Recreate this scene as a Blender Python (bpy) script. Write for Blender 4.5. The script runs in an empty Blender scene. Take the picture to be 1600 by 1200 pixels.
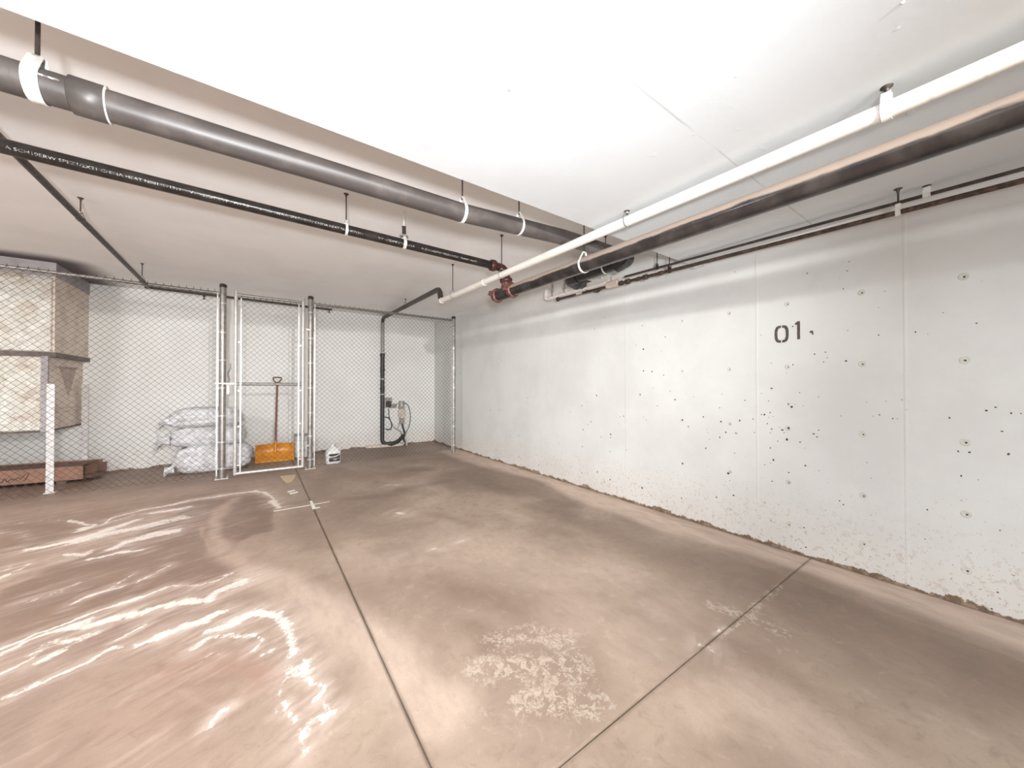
import bpy, math, random, numpy as np
from mathutils import Vector, Matrix, noise
random.seed(7)
sc = bpy.context.scene
COL = sc.collection
R = math.radians

# ------------------------------------------------------------------ camera
cam = bpy.data.cameras.new('camera'); co = bpy.data.objects.new('camera', cam); COL.objects.link(co)
co.location = (0, 0, 1.25)
co.rotation_euler = (R(90.51), 0, R(-35.30))
cam.lens = 12.5775; cam.sensor_width = 36; cam.clip_start = .02
sc.camera = co
# ------------------------------------------------------------------ world, lamps, exposure
w = bpy.data.worlds.new('world'); sc.world = w; w.use_nodes = True
w.node_tree.nodes['Background'].inputs[0].default_value = (.90, .96, 1, 1)
w.node_tree.nodes['Background'].inputs[1].default_value = 4.0
sc.view_settings.view_transform = 'Standard'; sc.view_settings.look = 'None'
sc.view_settings.gamma = 1; sc.view_settings.use_curve_mapping = False
sc.view_settings.exposure = 0.0

def area(name, loc, sx, sy, energy, color=(.93, .97, 1), rot=(0, 0, 0)):
    l = bpy.data.lights.new(name, 'AREA'); l.shape = 'RECTANGLE'; l.size = sx; l.size_y = sy
    l.energy = energy; l.color = color
    o = bpy.data.objects.new(name, l); o.location = loc; o.rotation_euler = rot; COL.objects.link(o); return o
def point(name, loc, rad, energy, color):
    l = bpy.data.lights.new(name, 'POINT'); l.shadow_soft_size = rad; l.energy = energy; l.color = color
    o = bpy.data.objects.new(name, l); o.location = loc; COL.objects.link(o); return o
LTUBE = 12
point('camera_flash', (-.25, -.58, 1.30), .10, 50, (.92, .97, 1))
l = bpy.data.lights.new('flash_fill_spot', 'SPOT'); l.energy = 620; l.color = (.92, .96, 1); l.shadow_soft_size = .10  # forward spot added at the flash position to push light into the far bay
l.spot_size = R(122); l.spot_blend = 1.0
o = bpy.data.objects.new('flash_fill_spot', l); o.location = (-.25, -.58, 1.30); o.rotation_euler = (R(105), 0, R(-14)); COL.objects.link(o)
for p in [(.73, -1.5, 2.30), (.73, -3.4, 2.30), (-2.6, -1.6, 2.30), (-2.6, -4.0, 2.30), (-5.6, -1.6, 2.30), (.73, -6, 2.30), (-5.6, -5, 2.30)]:
    point_e = LTUBE
    area('ceiling_tube_lamp', p, .14, 1.3, point_e)
area('recess_fill_area', (-4.3, 3.4, 2.64), .14, 1.3, 130)  # unseen fill light added left of view to brighten the back wall
l = bpy.data.lights.new('tube_boost_spot', 'SPOT'); l.energy = 720; l.color = (1, .985, .96); l.shadow_soft_size = .035  # added spot, boosts the tube's light and shadow lines on the walls
l.spot_size = R(96); l.spot_blend = .7
o = bpy.data.objects.new('tube_boost_spot', l); o.location = (.73, -2.1, 2.282); o.rotation_euler = (R(88), 0, R(2)); COL.objects.link(o)
for k in range(4):          # bare tube behind the camera, under the slab; unseen fill points added in the recess brighten the far bay
    point('bare_tube_lamp', (.73, -1.1-.35*k, 2.285), .025, 9, (.92, .97, 1))
    point('recess_fill_point', (-3.1, 2.35+.35*k, 2.56), .06, 38, (.97, .99, 1))

# ------------------------------------------------------------------ node helpers
class NT:
    def __init__(s, name):
        s.m = bpy.data.materials.new(name); s.m.use_nodes = True
        s.t = s.m.node_tree; s.n = s.t.nodes; s.b = s.n['Principled BSDF']
        g = s.n.new('ShaderNodeNewGeometry'); s.pos = g.outputs['Position']
    def link(s, a, b): s.t.links.new(a, b)
    def put(s, sock, v):
        if isinstance(v, bpy.types.NodeSocket): s.link(v, sock)
        elif v is not None:
            if isinstance(v, (tuple, list)) and len(v) == 3 and sock.type == 'RGBA': v = (*v, 1)
            sock.default_value = v
    def math(s, op, a, b=None, c=None, clamp=False):
        n = s.n.new('ShaderNodeMath'); n.operation = op; n.use_clamp = clamp
        s.put(n.inputs[0], a); s.put(n.inputs[1], b); s.put(n.inputs[2], c); return n.outputs[0]
    def mix(s, f, a, b, mode='MIX'):
        n = s.n.new('ShaderNodeMix'); n.data_type = 'RGBA'; n.blend_type = mode
        s.put(n.inputs[0], f); s.put(n.inputs[6], a); s.put(n.inputs[7], b); return n.outputs[2]
    def ss(s, v, lo, hi, a=0., b=1.):
        if lo > hi: lo, hi, a, b = hi, lo, b, a
        n = s.n.new('ShaderNodeMapRange'); n.interpolation_type = 'SMOOTHSTEP'
        s.put(n.inputs[0], v)
        for i, x in zip((1, 2, 3, 4), (lo, hi, a, b)): n.inputs[i].default_value = x
        return n.outputs[0]
    def noise(s, scale, detail=4, rough=.55, vec=None, dist=0):
        n = s.n.new('ShaderNodeTexNoise'); n.inputs['Scale'].default_value = scale
        n.inputs['Detail'].default_value = detail; n.inputs['Roughness'].default_value = rough
        n.inputs['Distortion'].default_value = dist
        s.link(vec or s.pos, n.inputs['Vector']); return n.outputs['Fac']
    def vor(s, scale, vec=None, feature='F1'):
        n = s.n.new('ShaderNodeTexVoronoi'); n.feature = feature; n.inputs['Scale'].default_value = scale
        s.link(vec or s.pos, n.inputs['Vector']); return n.outputs['Distance']
    def mapv(s, scale, rot=(0, 0, 0), tex=False):
        n = s.n.new('ShaderNodeMapping'); n.vector_type = 'TEXTURE' if tex else 'POINT'; n.inputs['Scale'].default_value = scale; n.inputs['Rotation'].default_value = rot
        s.link(s.pos, n.inputs['Vector']); return n.outputs[0]
    def xyz(s):
        n = s.n.new('ShaderNodeSeparateXYZ'); s.link(s.pos, n.inputs[0]); return n.outputs
    def bump(s, h, strength=.3, dist=.01):
        n = s.n.new('ShaderNodeBump'); n.inputs['Strength'].default_value = strength; n.inputs['Distance'].default_value = dist
        s.put(n.inputs['Height'], h); s.link(n.outputs[0], s.b.inputs['Normal'])
    def out(s, col, rough=.6, metal=0.):
        s.put(s.b.inputs['Base Color'], col); s.put(s.b.inputs['Roughness'], rough); s.put(s.b.inputs['Metallic'], metal); return s.m

def simple(name, c, c2=None, scale=12, rough=.5, metal=0., bump=0., fine=0., lo=.4, hi=.7):
    t = NT(name); col = c
    if c2: col = t.mix(t.ss(t.noise(scale, 5), lo, hi), c, c2)
    if fine: col = t.mix(t.math('MULTIPLY', t.ss(t.noise(scale*9, 3), .55, .7), fine), col, tuple(v*.45 for v in c))
    if bump: t.bump(t.noise(scale*3, 4), bump, .004)
    return t.out(col, rough, metal)

M = {}
M['black_pipe'] = simple('black_pipe', (.024, .020, .018), (.05, .042, .038), 9, .30, .3, .05, .2)
M['black_abs'] = simple('black_abs', (.060, .050, .046), (.10, .084, .076), 7, .42, 0, .05, .2)
M['black_main'] = simple('black_main', (.022, .019, .018), (.050, .042, .039), 7, .22, .2, .05, .2)
t = NT('black_main_tan_sheen'); nn = t.n.new('ShaderNodeNewGeometry'); sp_ = t.n.new('ShaderNodeSeparateXYZ'); t.link(nn.outputs['Normal'], sp_.inputs[0])
base_ = t.mix(t.ss(t.noise(7, 5), .4, .7), (.024, .020, .019), (.055, .046, .042))
tan_sheen = t.ss(t.math('ADD', sp_.outputs[2], t.math('MULTIPLY', t.math('SUBTRACT', t.noise(9, 5, .6, t.mapv((1, .25, 1))), .5), .9)), -.02, .22)  # tan ceiling reflection painted on the upper side, matte like dust
M['black_main'] = t.out(t.mix(t.math('MULTIPLY', tan_sheen, .75), base_, (.42, .33, .27)), t.math('ADD', t.math('MULTIPLY', tan_sheen, .4), .16))
M['dark_steel'] = simple('dark_steel', (.05, .04, .036), (.09, .07, .06), 20, .45, .4)
M['rusty'] = simple('rusty', (.05, .033, .026), (.13, .08, .06), 30, .65, .2, .3)
M['red_iron'] = simple('red_iron', (.085, .024, .020), (.22, .09, .075), 30, .45, .1, .1)
M['oxide'] = simple('oxide', (.055, .018, .016), (.10, .03, .025), 30, .4, .1)
M['white_pipe'] = simple('white_pipe', (.80, .77, .71), (.72, .67, .59), 5, .28, 0, 0, .25, .5, .75)
M['white_strap'] = simple('white_strap', (.78, .77, .72), (.6, .58, .54), 30, .4)
M['zinc'] = simple('zinc', (.50, .47, .44), (.36, .33, .30), 25, .42, .75, .05)
M['post_zinc'] = simple('post_zinc', (.36, .335, .31), (.25, .23, .21), 18, .38, .70, .05, .3)
M['frame_zinc'] = simple('frame_zinc', (.64, .62, .59), (.50, .47, .44), 18, .35, .45)
M['wire'] = simple('wire', (.085, .072, .062), (.05, .042, .038), 30, .5, .3)
M['white_metal'] = simple('white_metal', (.80, .77, .76), (.6, .55, .53), 25, .45, 0, 0, .2)
M['duct_side'] = simple('duct_side', (.76, .64, .54), (.60, .49, .41), 4, .6, .0, .1, .2)
M['duct_head'] = simple('duct_head', (.40, .36, .36), (.31, .27, .265), 6, .6, .0)
M['duct_flange'] = simple('duct_flange', (.10, .068, .055), (.17, .12, .10), 10, .6)
M['patch'] = simple('patch', (.44, .34, .29), (.52, .41, .355), 9, .7)
M['cardboard'] = simple('cardboard', (.34, .185, .125), (.26, .135, .095), 6, .8, 0, .1)
M['cardboard_in'] = simple('cardboard_in', (.20, .11, .08), (.15, .08, .06), 6, .85)
M['ink'] = simple('ink', (.05, .022, .018), None, rough=.8)
M['lumber'] = simple('lumber', (.12, .08, .06), (.17, .12, .09), 9, .8)
M['yellow'] = simple('yellow', (.74, .30, .022), (.62, .22, .015), 8, .35, 0, .05, .1)
M['handle'] = simple('handle', (.26, .085, .055), (.17, .06, .045), 14, .45)
M['grip'] = simple('grip', (.15, .085, .055), None, rough=.5)
M['black_plastic'] = simple('black_plastic', (.018, .016, .016), (.04, .035, .034), 30, .4)
M['white_plastic'] = simple('white_plastic', (.82, .80, .78), (.74, .71, .69), 15, .3)
M['grey_plastic'] = simple('grey_plastic', (.36, .33, .30), (.28, .25, .23), 20, .5)
M['label_black'] = simple('label_black', (.02, .018, .02), None, rough=.5)
M['label_grey'] = simple('label_grey', (.35, .34, .35), None, rough=.5)
M['stencil'] = simple('stencil', (.075, .060, .058), (.15, .12, .11), 90, .8, fine=.1)
M['pit'] = simple('pit', (.045, .040, .036), (.11, .10, .09), 60, .95)
M['tie_ring'] = simple('tie_ring', (.60, .585, .53), (.70, .68, .63), 60, .8)
M['print_white'] = simple('print_white', (.62, .60, .56), (.14, .13, .12), 70, .6, lo=.42, hi=.60)
M['paint_white'] = simple('paint_white', (.80, .77, .70), (.50, .42, .35), 60, .6, lo=.55, hi=.75)
M['paint_yellow'] = simple('paint_yellow', (.60, .46, .27), (.50, .38, .25), 40, .6)
M['lens'] = simple('lens', (.70, .64, .57), (.58, .52, .46), 12, .3)
M['brass'] = simple('brass', (.5, .36, .24), (.3, .2, .14), 40, .4, .6)
t = NT('sack'); nz = t.noise(7, 5, .6, dist=1.2)
t.bump(t.noise(26, 5, .6, dist=1.5), .55, .02)
M['sack'] = t.out(t.mix(t.ss(nz, .42, .6), (.80, .79, .80), (.58, .55, .55)), .34)
t = NT('quilted_insulation')
t.bump(t.noise(13, 4, .6, dist=.8), 1., .06)
M['quilt'] = t.out(t.mix(t.ss(t.noise(5, 4), .4, .7), (.84, .80, .72), (.70, .60, .50)), .5)

# white painted slab soffit / recess ceiling
def ceiling_mat(name, c, c2):
    t = NT(name); x, y, z = t.xyz()
    col = t.mix(t.ss(t.noise(1.6, 4), .42, .66), c, c2)
    # faint form seams (dirt lines)
    s1 = t.math('LESS_THAN', t.math('ABSOLUTE', t.math('SUBTRACT', t.math('ADD', y, t.math('MULTIPLY', t.noise(9, 3), .012)), .835)), .0045)
    s1 = t.math('MULTIPLY', s1, t.ss(t.noise(2.2, 2), .35, .55))
    s1 = t.math('MULTIPLY', s1, t.math('GREATER_THAN', x, .85))
    col = t.mix(t.math('MULTIPLY', s1, .45), col, (.35, .33, .31))
    s2 = t.math('LESS_THAN', t.math('ABSOLUTE', t.math('SUBTRACT', x, .69)), .003)
    s3 = t.math('LESS_THAN', t.math('ABSOLUTE', t.math('SUBTRACT', y, .835)), .006)
    h = t.math('ADD', t.math('MULTIPLY', t.math('MAXIMUM', s2, s3), .6), t.math('MULTIPLY', t.noise(30, 5), .35))
    h = t.math('ADD', h, t.ss(t.noise(11, 2), .70, .74, 0, .8))
    t.bump(h, .22, .006)
    return t, col
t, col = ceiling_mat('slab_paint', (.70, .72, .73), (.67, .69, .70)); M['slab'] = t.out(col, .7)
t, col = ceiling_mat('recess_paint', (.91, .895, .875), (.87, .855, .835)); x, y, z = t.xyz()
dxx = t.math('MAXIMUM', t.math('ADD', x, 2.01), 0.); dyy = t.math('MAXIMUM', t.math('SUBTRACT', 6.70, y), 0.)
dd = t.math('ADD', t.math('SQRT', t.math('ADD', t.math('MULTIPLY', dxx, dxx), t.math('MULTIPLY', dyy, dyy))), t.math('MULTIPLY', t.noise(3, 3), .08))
st = t.ss(dd, .52, .14)  # dark shade around the duct top, painted into the ceiling colour
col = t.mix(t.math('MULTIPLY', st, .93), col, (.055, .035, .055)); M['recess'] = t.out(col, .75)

# white painted concrete wall
def wall_mat(name, seams, axis, c=(.735, .735, .715), c2=(.665, .66, .64)):
    t = NT(name); X = t.xyz(); u = X[axis]; z = X[2]
    col = t.mix(t.ss(t.noise(1.1, 5, .6), .40, .68), c, c2)
    col = t.mix(t.math('MULTIPLY', t.ss(t.noise(.8, 3, .5, t.mapv((1, 1, .35))), .55, .75), .35), col, (.66, .63, .58))
    col = t.mix(t.math('MULTIPLY', t.ss(t.noise(60, 3), .68, .78), .35), col, (.45, .42, .38))
    hh = None
    for s in seams:
        d = t.math('ABSOLUTE', t.math('SUBTRACT', u, s)); q = t.ss(d, .004, .010, 1, 0)
        hh = q if hh is None else t.math('MAXIMUM', hh, q)
    # scuffed, salty foot of the wall and unpainted bottom edge
    low = t.ss(z, .08, .55, 1, 0)
    flake = t.math('MULTIPLY', low, t.ss(t.noise(38, 4, .6), .56, .62))
    col = t.mix(t.math('MULTIPLY', flake, .5), col, (.52, .42, .33))
    col = t.mix(t.math('MULTIPLY', t.ss(z, .9, .1), t.math('MULTIPLY', t.ss(t.noise(75, 2), .68, .72), .8)), col, (.20, .17, .14))
    col = t.mix(t.math('MULTIPLY', low, .16), col, (.62, .50, .40))
    zz = t.math('SUBTRACT', z, t.math('MULTIPLY', t.ss(t.noise(4.5, 7, .72), .35, .75), .055))
    edge = t.ss(zz, .004, .010, 1, 0)
    col = t.mix(edge, col, t.mix(t.ss(t.noise(25, 4), .4, .6), (.17, .11, .07), (.32, .235, .17)))
    h = t.math('MULTIPLY', t.noise(40, 5), .3)
    if hh is not None: h = t.math('ADD', h, hh)
    h = t.math('SUBTRACT', h, t.math('MULTIPLY', flake, .5))
    t.bump(h, .25, .008)
    return t.out(col, .62)
M['wall_r'] = wall_mat('wall_paint_right', (5.11, 3.79, 2.49, 1.22, .403, -.82), 1)
M['wall_b'] = wall_mat('wall_paint_back', (-.6, 1.2), 0, (.88, .865, .83), (.82, .79, .76))

# stained concrete floor
t = NT('floor_concrete')
def attr(n):
    a = t.n.new('ShaderNodeAttribute'); a.attribute_name = n
    s = t.n.new('ShaderNodeSeparateColor'); t.link(a.outputs['Color'], s.inputs[0]); return list(s.outputs)[:3]+[a.outputs['Alpha']]
A = attr('stain_a'); B = attr('stain_b')
n1 = t.noise(.9, 6, .6, dist=.6); n2 = t.noise(5, 6, .65, dist=.8); n3 = t.noise(38, 5, .65, dist=1.)
col = t.mix(t.ss(n1, .36, .64), (.265, .190, .145), (.385, .290, .222))
col = t.mix(t.math('MULTIPLY', t.ss(n2, .45, .7), .45), col, (.30, .215, .165))
nm = t.noise(13, 9, .72, dist=.5)
col = t.mix(t.ss(nm, .50, .66, 0, .55), col, (.24, .17, .13))
col = t.mix(t.ss(nm, .44, .34, 0, .28), col, (.50, .39, .31))
col = t.mix(t.math('MULTIPLY', B[0], .75), col, t.mix(n2, (.27, .13, .09), (.40, .22, .165)))
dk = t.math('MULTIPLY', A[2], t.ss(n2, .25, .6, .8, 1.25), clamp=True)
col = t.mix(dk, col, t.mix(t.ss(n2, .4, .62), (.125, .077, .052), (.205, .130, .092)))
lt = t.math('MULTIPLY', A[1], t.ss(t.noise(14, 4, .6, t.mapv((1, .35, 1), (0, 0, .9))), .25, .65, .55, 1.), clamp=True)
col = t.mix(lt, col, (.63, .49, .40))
# scaled, salt-crusted surface: flaky net
v = t.noise(22, 5, .7, dist=.7)
net = t.math('MULTIPLY', t.ss(v, .485, .505), t.ss(t.math('ABSOLUTE', t.math('SUBTRACT', t.noise(26, 4, .6, dist=1.5), .47)), .02, .035))
net = t.math('MULTIPLY', net, t.ss(t.math('ADD', B[1], t.math('ADD', t.math('MULTIPLY', t.math('SUBTRACT', n2, .5), 1.3), t.math('MULTIPLY', t.math('SUBTRACT', n3, .5), 1.1))), .30, .85))
col = t.mix(t.math('MULTIPLY', net, .50), col, (.62, .52, .43))
stv = t.mapv((4.5, 1, 1), (0, 0, R(24)), True)
stk = t.noise(16, 5, .62, stv, .5); stf = t.noise(60, 4, .6, stv, .4)
sx, sy, sz = t.xyz()
lefty = t.ss(sx, .35, -.35)
col = t.mix(t.math('MULTIPLY', lefty, .40), col, (.31, .195, .15))
col = t.mix(t.math('MULTIPLY', lefty, t.ss(stk, .52, .68, 0, .30)), col, (.54, .40, .33))
col = t.mix(t.math('MULTIPLY', lefty, t.ss(stk, .46, .34, 0, .38)), col, (.22, .14, .105))
col = t.mix(t.math('MULTIPLY', A[3], t.ss(stk, .38, .62, .15, .75)), col, (.66, .53, .46))
sp = t.math('ADD', A[0], t.math('MULTIPLY', t.math('SUBTRACT', n3, .5), 1.5))
sp = t.math('ADD', sp, t.math('MULTIPLY', t.math('SUBTRACT', stf, .5), 1.3))
sp = t.math('ADD', sp, t.math('MULTIPLY', t.math('SUBTRACT', stk, .5), .7))
on = t.ss(A[0], .03, .25)
sf = t.math('MULTIPLY', on, t.math('ADD', t.ss(sp, .15, .9, 0, .55), t.ss(sp, .46, .58, 0, .45)))
col = t.mix(t.math('MULTIPLY', sf, .80), col, (.84, .75, .68))
sk = t.math('MULTIPLY', t.ss(t.noise(85, 2), .73, .76), .7)
col = t.mix(sk, col, (.12, .09, .07))
col = t.mix(t.math('MULTIPLY', t.ss(t.noise(170, 2), .5, .75), .22), col, (.22, .16, .12))
col = t.mix(t.math('MULTIPLY', B[2], .85), col, (.12, .08, .05))
x, y, z = t.xyz()
h = t.math('ADD', t.math('MULTIPLY', n3, .25), t.math('ADD', t.math('MULTIPLY', net, .5), t.math('MULTIPLY', sf, .35)))
t.bump(h, .35, .006)
M['floor'] = t.out(col, t.ss(A[2], 0, 1, .62, .42))

# floor stain strokes (x, y, half width in metres) and wall pits (y, z, mm)
SALT=[([(-1.918, 5.34, 0.017), (-1.602, 5.271, 0.015), (-1.433, 5.131, 0.011)], 0.35), ([(-1.428, 5.128, 0.017), (-1.329, 4.98, 0.019), (-1.206, 4.836, 0.01), (-1.24, 4.787, 0.036), (-1.28, 4.729, 0.035)], 0.9), ([(-1.159, 4.822, 0.008), (-1.137, 5.022, 0.015), (-0.957, 5.16, 0.022), (-0.737, 5.2, 0.023), (-0.604, 5.292, 0.024), (-0.419, 5.303, 0.025), (-0.259, 5.341, 0.026), (-0.026, 5.304, 0.026)], 0.85), ([(-0.058, 5.326, 0.04), (0.055, 5.182, 0.029), (0.119, 4.952, 0.016), (0.138, 4.767, 0.013)], 0.9), ([(0.126, 4.748, 0.03), (0.161, 4.565, 0.029), (0.179, 4.452, 0.027)], 0.85), ([(-1.288, 4.718, 0.021), (-1.145, 4.831, 0.021), (-1.006, 4.972, 0.022)], 0.5), ([(-1.415, 4.413, 0.046), (-1.297, 4.427, 0.048), (-1.215, 4.473, 0.048), (-1.132, 4.541, 0.046), (-1.021, 4.669, 0.044), (-0.937, 4.8, 0.043)], 0.9), ([(-0.85, 4.948, 0.034), (-0.723, 4.972, 0.034), (-0.601, 5.004, 0.035)], 0.95), ([(-1.213, 4.441, 0.069), (-1.016, 4.491, 0.072), (-0.804, 4.533, 0.076), (-0.601, 4.623, 0.079)], 0.8), ([(-0.924, 4.052, 0.037), (-0.846, 4.181, 0.048), (-0.713, 4.244, 0.058), (-0.593, 4.242, 0.057)], 0.85), ([(-1.006, 3.895, 0.022), (-0.912, 3.901, 0.023), (-0.862, 3.942, 0.023), (-0.72, 3.88, 0.019)], 0.9), ([(-1.185, 4.12, 0.024), (-1.064, 4.021, 0.035), (-1.037, 4.079, 0.029)], 0.7), ([(-1.797, 5.061, 0.017), (-1.689, 4.984, 0.01), (-1.572, 4.788, 0.005), (-1.52, 4.629, 0.004)], 0.4), ([(-1.535, 4.512, 0.015), (-1.457, 4.484, 0.015)], 0.4), ([(-1.374, 3.827, 0.013), (-1.347, 3.926, 0.013), (-1.322, 4.061, 0.013)], 0.6), ([(-1.413, 3.994, 0.008), (-1.402, 4.073, 0.008)], 0.5), ([(-0.879, 3.148, 0.01), (-0.84, 3.213, 0.012), (-0.752, 3.25, 0.014), (-0.693, 3.244, 0.013)], 0.9), ([(-0.752, 3.25, 0.005), (-0.734, 3.355, 0.008), (-0.664, 3.433, 0.011)], 0.5), ([(-1.111, 3.32, 0.032), (-1.011, 3.367, 0.032), (-0.923, 3.488, 0.03)], 0.35), ([(-0.63, 3.226, 0.006), (-0.621, 3.284, 0.009), (-0.588, 3.319, 0.013)], 0.8), ([(-0.561, 3.34, 0.007), (-0.501, 3.446, 0.007)], 0.6), ([(-0.715, 2.995, 0.01), (-0.629, 2.994, 0.011), (-0.537, 3.031, 0.011), (-0.468, 3.093, 0.012), (-0.433, 3.095, 0.008), (-0.334, 2.981, 0.009), (-0.245, 2.99, 0.012), (-0.148, 3.047, 0.012)], 0.8), ([(-0.232, 2.759, 0.029), (-0.194, 2.838, 0.037), (-0.139, 2.869, 0.047), (-0.078, 2.89, 0.049)], 0.85), ([(-1.011, 2.814, 0.009), (-0.94, 2.85, 0.009), (-0.845, 2.906, 0.009), (-0.723, 2.986, 0.01), (-0.627, 2.985, 0.01), (-0.544, 3.019, 0.011)], 1.0), ([(-0.993, 2.767, 0.011), (-0.931, 2.81, 0.012), (-0.827, 2.875, 0.013), (-0.722, 2.896, 0.013)], 0.9), ([(-0.801, 2.869, 0.028), (-0.687, 2.839, 0.03), (-0.547, 2.827, 0.032), (-0.45, 2.815, 0.033), (-0.374, 2.813, 0.032), (-0.282, 2.771, 0.029)], 0.9), ([(-0.86, 2.682, 0.026), (-0.821, 2.732, 0.029), (-0.713, 2.694, 0.028), (-0.66, 2.726, 0.031)], 0.6), ([(-0.798, 2.599, 0.022), (-0.757, 2.645, 0.023)], 0.9), ([(-0.918, 2.557, 0.009), (-0.871, 2.608, 0.008), (-0.856, 2.669, 0.007)], 0.7), ([(-0.847, 2.358, 0.014), (-0.792, 2.371, 0.014), (-0.756, 2.388, 0.015), (-0.69, 2.413, 0.015), (-0.627, 2.445, 0.015), (-0.604, 2.471, 0.015), (-0.562, 2.502, 0.016), (-0.524, 2.475, 0.011)], 0.75), ([(-0.562, 2.571, 0.008), (-0.506, 2.618, 0.009), (-0.475, 2.65, 0.009)], 0.9), ([(-0.472, 2.475, 0.017), (-0.418, 2.486, 0.017), (-0.354, 2.498, 0.018), (-0.289, 2.531, 0.018)], 0.95), ([(-0.402, 2.503, 0.028), (-0.321, 2.529, 0.029), (-0.223, 2.523, 0.029), (-0.165, 2.542, 0.03)], 0.95), ([(-0.198, 2.411, 0.031), (-0.118, 2.423, 0.032), (-0.038, 2.439, 0.03), (0.086, 2.364, 0.026)], 0.95), ([(0.086, 2.351, 0.027), (0.119, 2.243, 0.025), (0.137, 2.127, 0.024), (0.151, 2.012, 0.023), (0.142, 1.962, 0.025)], 0.72), ([(0.191, 1.874, 0.016), (0.182, 1.831, 0.027), (0.125, 1.866, 0.023)], 0.72), ([(0.188, 1.791, 0.007), (0.201, 1.735, 0.007), (0.239, 1.692, 0.007), (0.231, 1.654, 0.009), (0.187, 1.615, 0.01)], 1.0), ([(0.211, 1.573, 0.014), (0.223, 1.514, 0.022), (0.137, 1.528, 0.02), (0.137, 1.418, 0.013)], 0.62), ([(-0.248, 2.295, 0.017), (-0.185, 2.343, 0.019), (-0.102, 2.32, 0.015), (-0.032, 2.247, 0.01), (0.012, 2.153, 0.007), (-0.01, 2.111, 0.012)], 0.75), ([(0.017, 2.041, 0.013), (0.069, 2.044, 0.013)], 0.6), ([(-0.265, 2.121, 0.007), (-0.218, 2.136, 0.006), (-0.172, 2.185, 0.007), (-0.111, 2.142, 0.005)], 0.5), ([(-0.141, 1.715, 0.003), (-0.124, 1.76, 0.003), (-0.086, 1.777, 0.004)], 0.9), ([(0.109, 1.838, 0.005), (0.081, 1.78, 0.004), (0.069, 1.72, 0.003), (0.07, 1.646, 0.003)], 0.6), ([(0.093, 1.681, 0.004), (0.109, 1.625, 0.004), (0.109, 1.563, 0.004)], 0.8), ([(1.129, 3.591, 0.036), (1.169, 3.518, 0.035)], 0.6), ([(1.1, 2.618, 0.017), (1.133, 2.609, 0.017)], 0.6), ([(1.303, 2.63, 0.017), (1.362, 2.633, 0.017)], 0.5), ([(1.359, 4.634, 0.047), (1.482, 4.583, 0.047)], 0.35), ([(1.916, 0.896, 0.008), (1.961, 0.895, 0.008)], 0.8), ([(1.749, 0.886, 0.02), (1.764, 0.854, 0.02)], 0.5)]
LIGHT=[([(-0.19, 5.083, 0.056), (-0.291, 4.712, 0.057), (-0.321, 4.305, 0.047), (-0.298, 3.886, 0.048), (-0.218, 3.539, 0.061), (-0.09, 3.177, 0.079), (0.054, 2.844, 0.092), (0.168, 2.599, 0.109), (0.288, 2.315, 0.114), (0.413, 1.931, 0.129), (0.506, 1.61, 0.125), (0.577, 1.287, 0.118)], 0.54), ([(-0.419, 4.242, 0.013), (-0.374, 3.908, 0.012), (-0.277, 3.554, 0.012)], 0.45), ([(-0.153, 1.838, 0.012), (-0.285, 1.982, 0.012)], 0.2), ([(1.241, 2.765, 0.303), (1.424, 2.35, 0.277), (1.632, 1.849, 0.256), (1.922, 1.541, 0.249), (1.885, 1.077, 0.178)], 0.28), ([(1.413, 0.729, 0.086), (1.623, 0.653, 0.124), (1.644, 0.467, 0.129)], 0.35), ([(1.425, 1.403, 0.226), (1.512, 1.212, 0.21), (1.526, 1.033, 0.186)], 0.3), ([(0.561, 2.833, 0.162), (0.726, 2.599, 0.196), (1.023, 2.633, 0.208)], 0.25), ([(1.659, 4.73, 0.169), (1.829, 3.894, 0.066), (1.234, 3.517, 0.12)], 0.2), ([(-2.114, 5.888, 0.16), (-1.633, 5.663, 0.209), (-0.953, 5.864, 0.253), (-0.028, 5.728, 0.266)], 0.3), ([(2.018, 2.961, 0.077), (2.049, 2.685, 0.073)], 0.3)]
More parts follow.
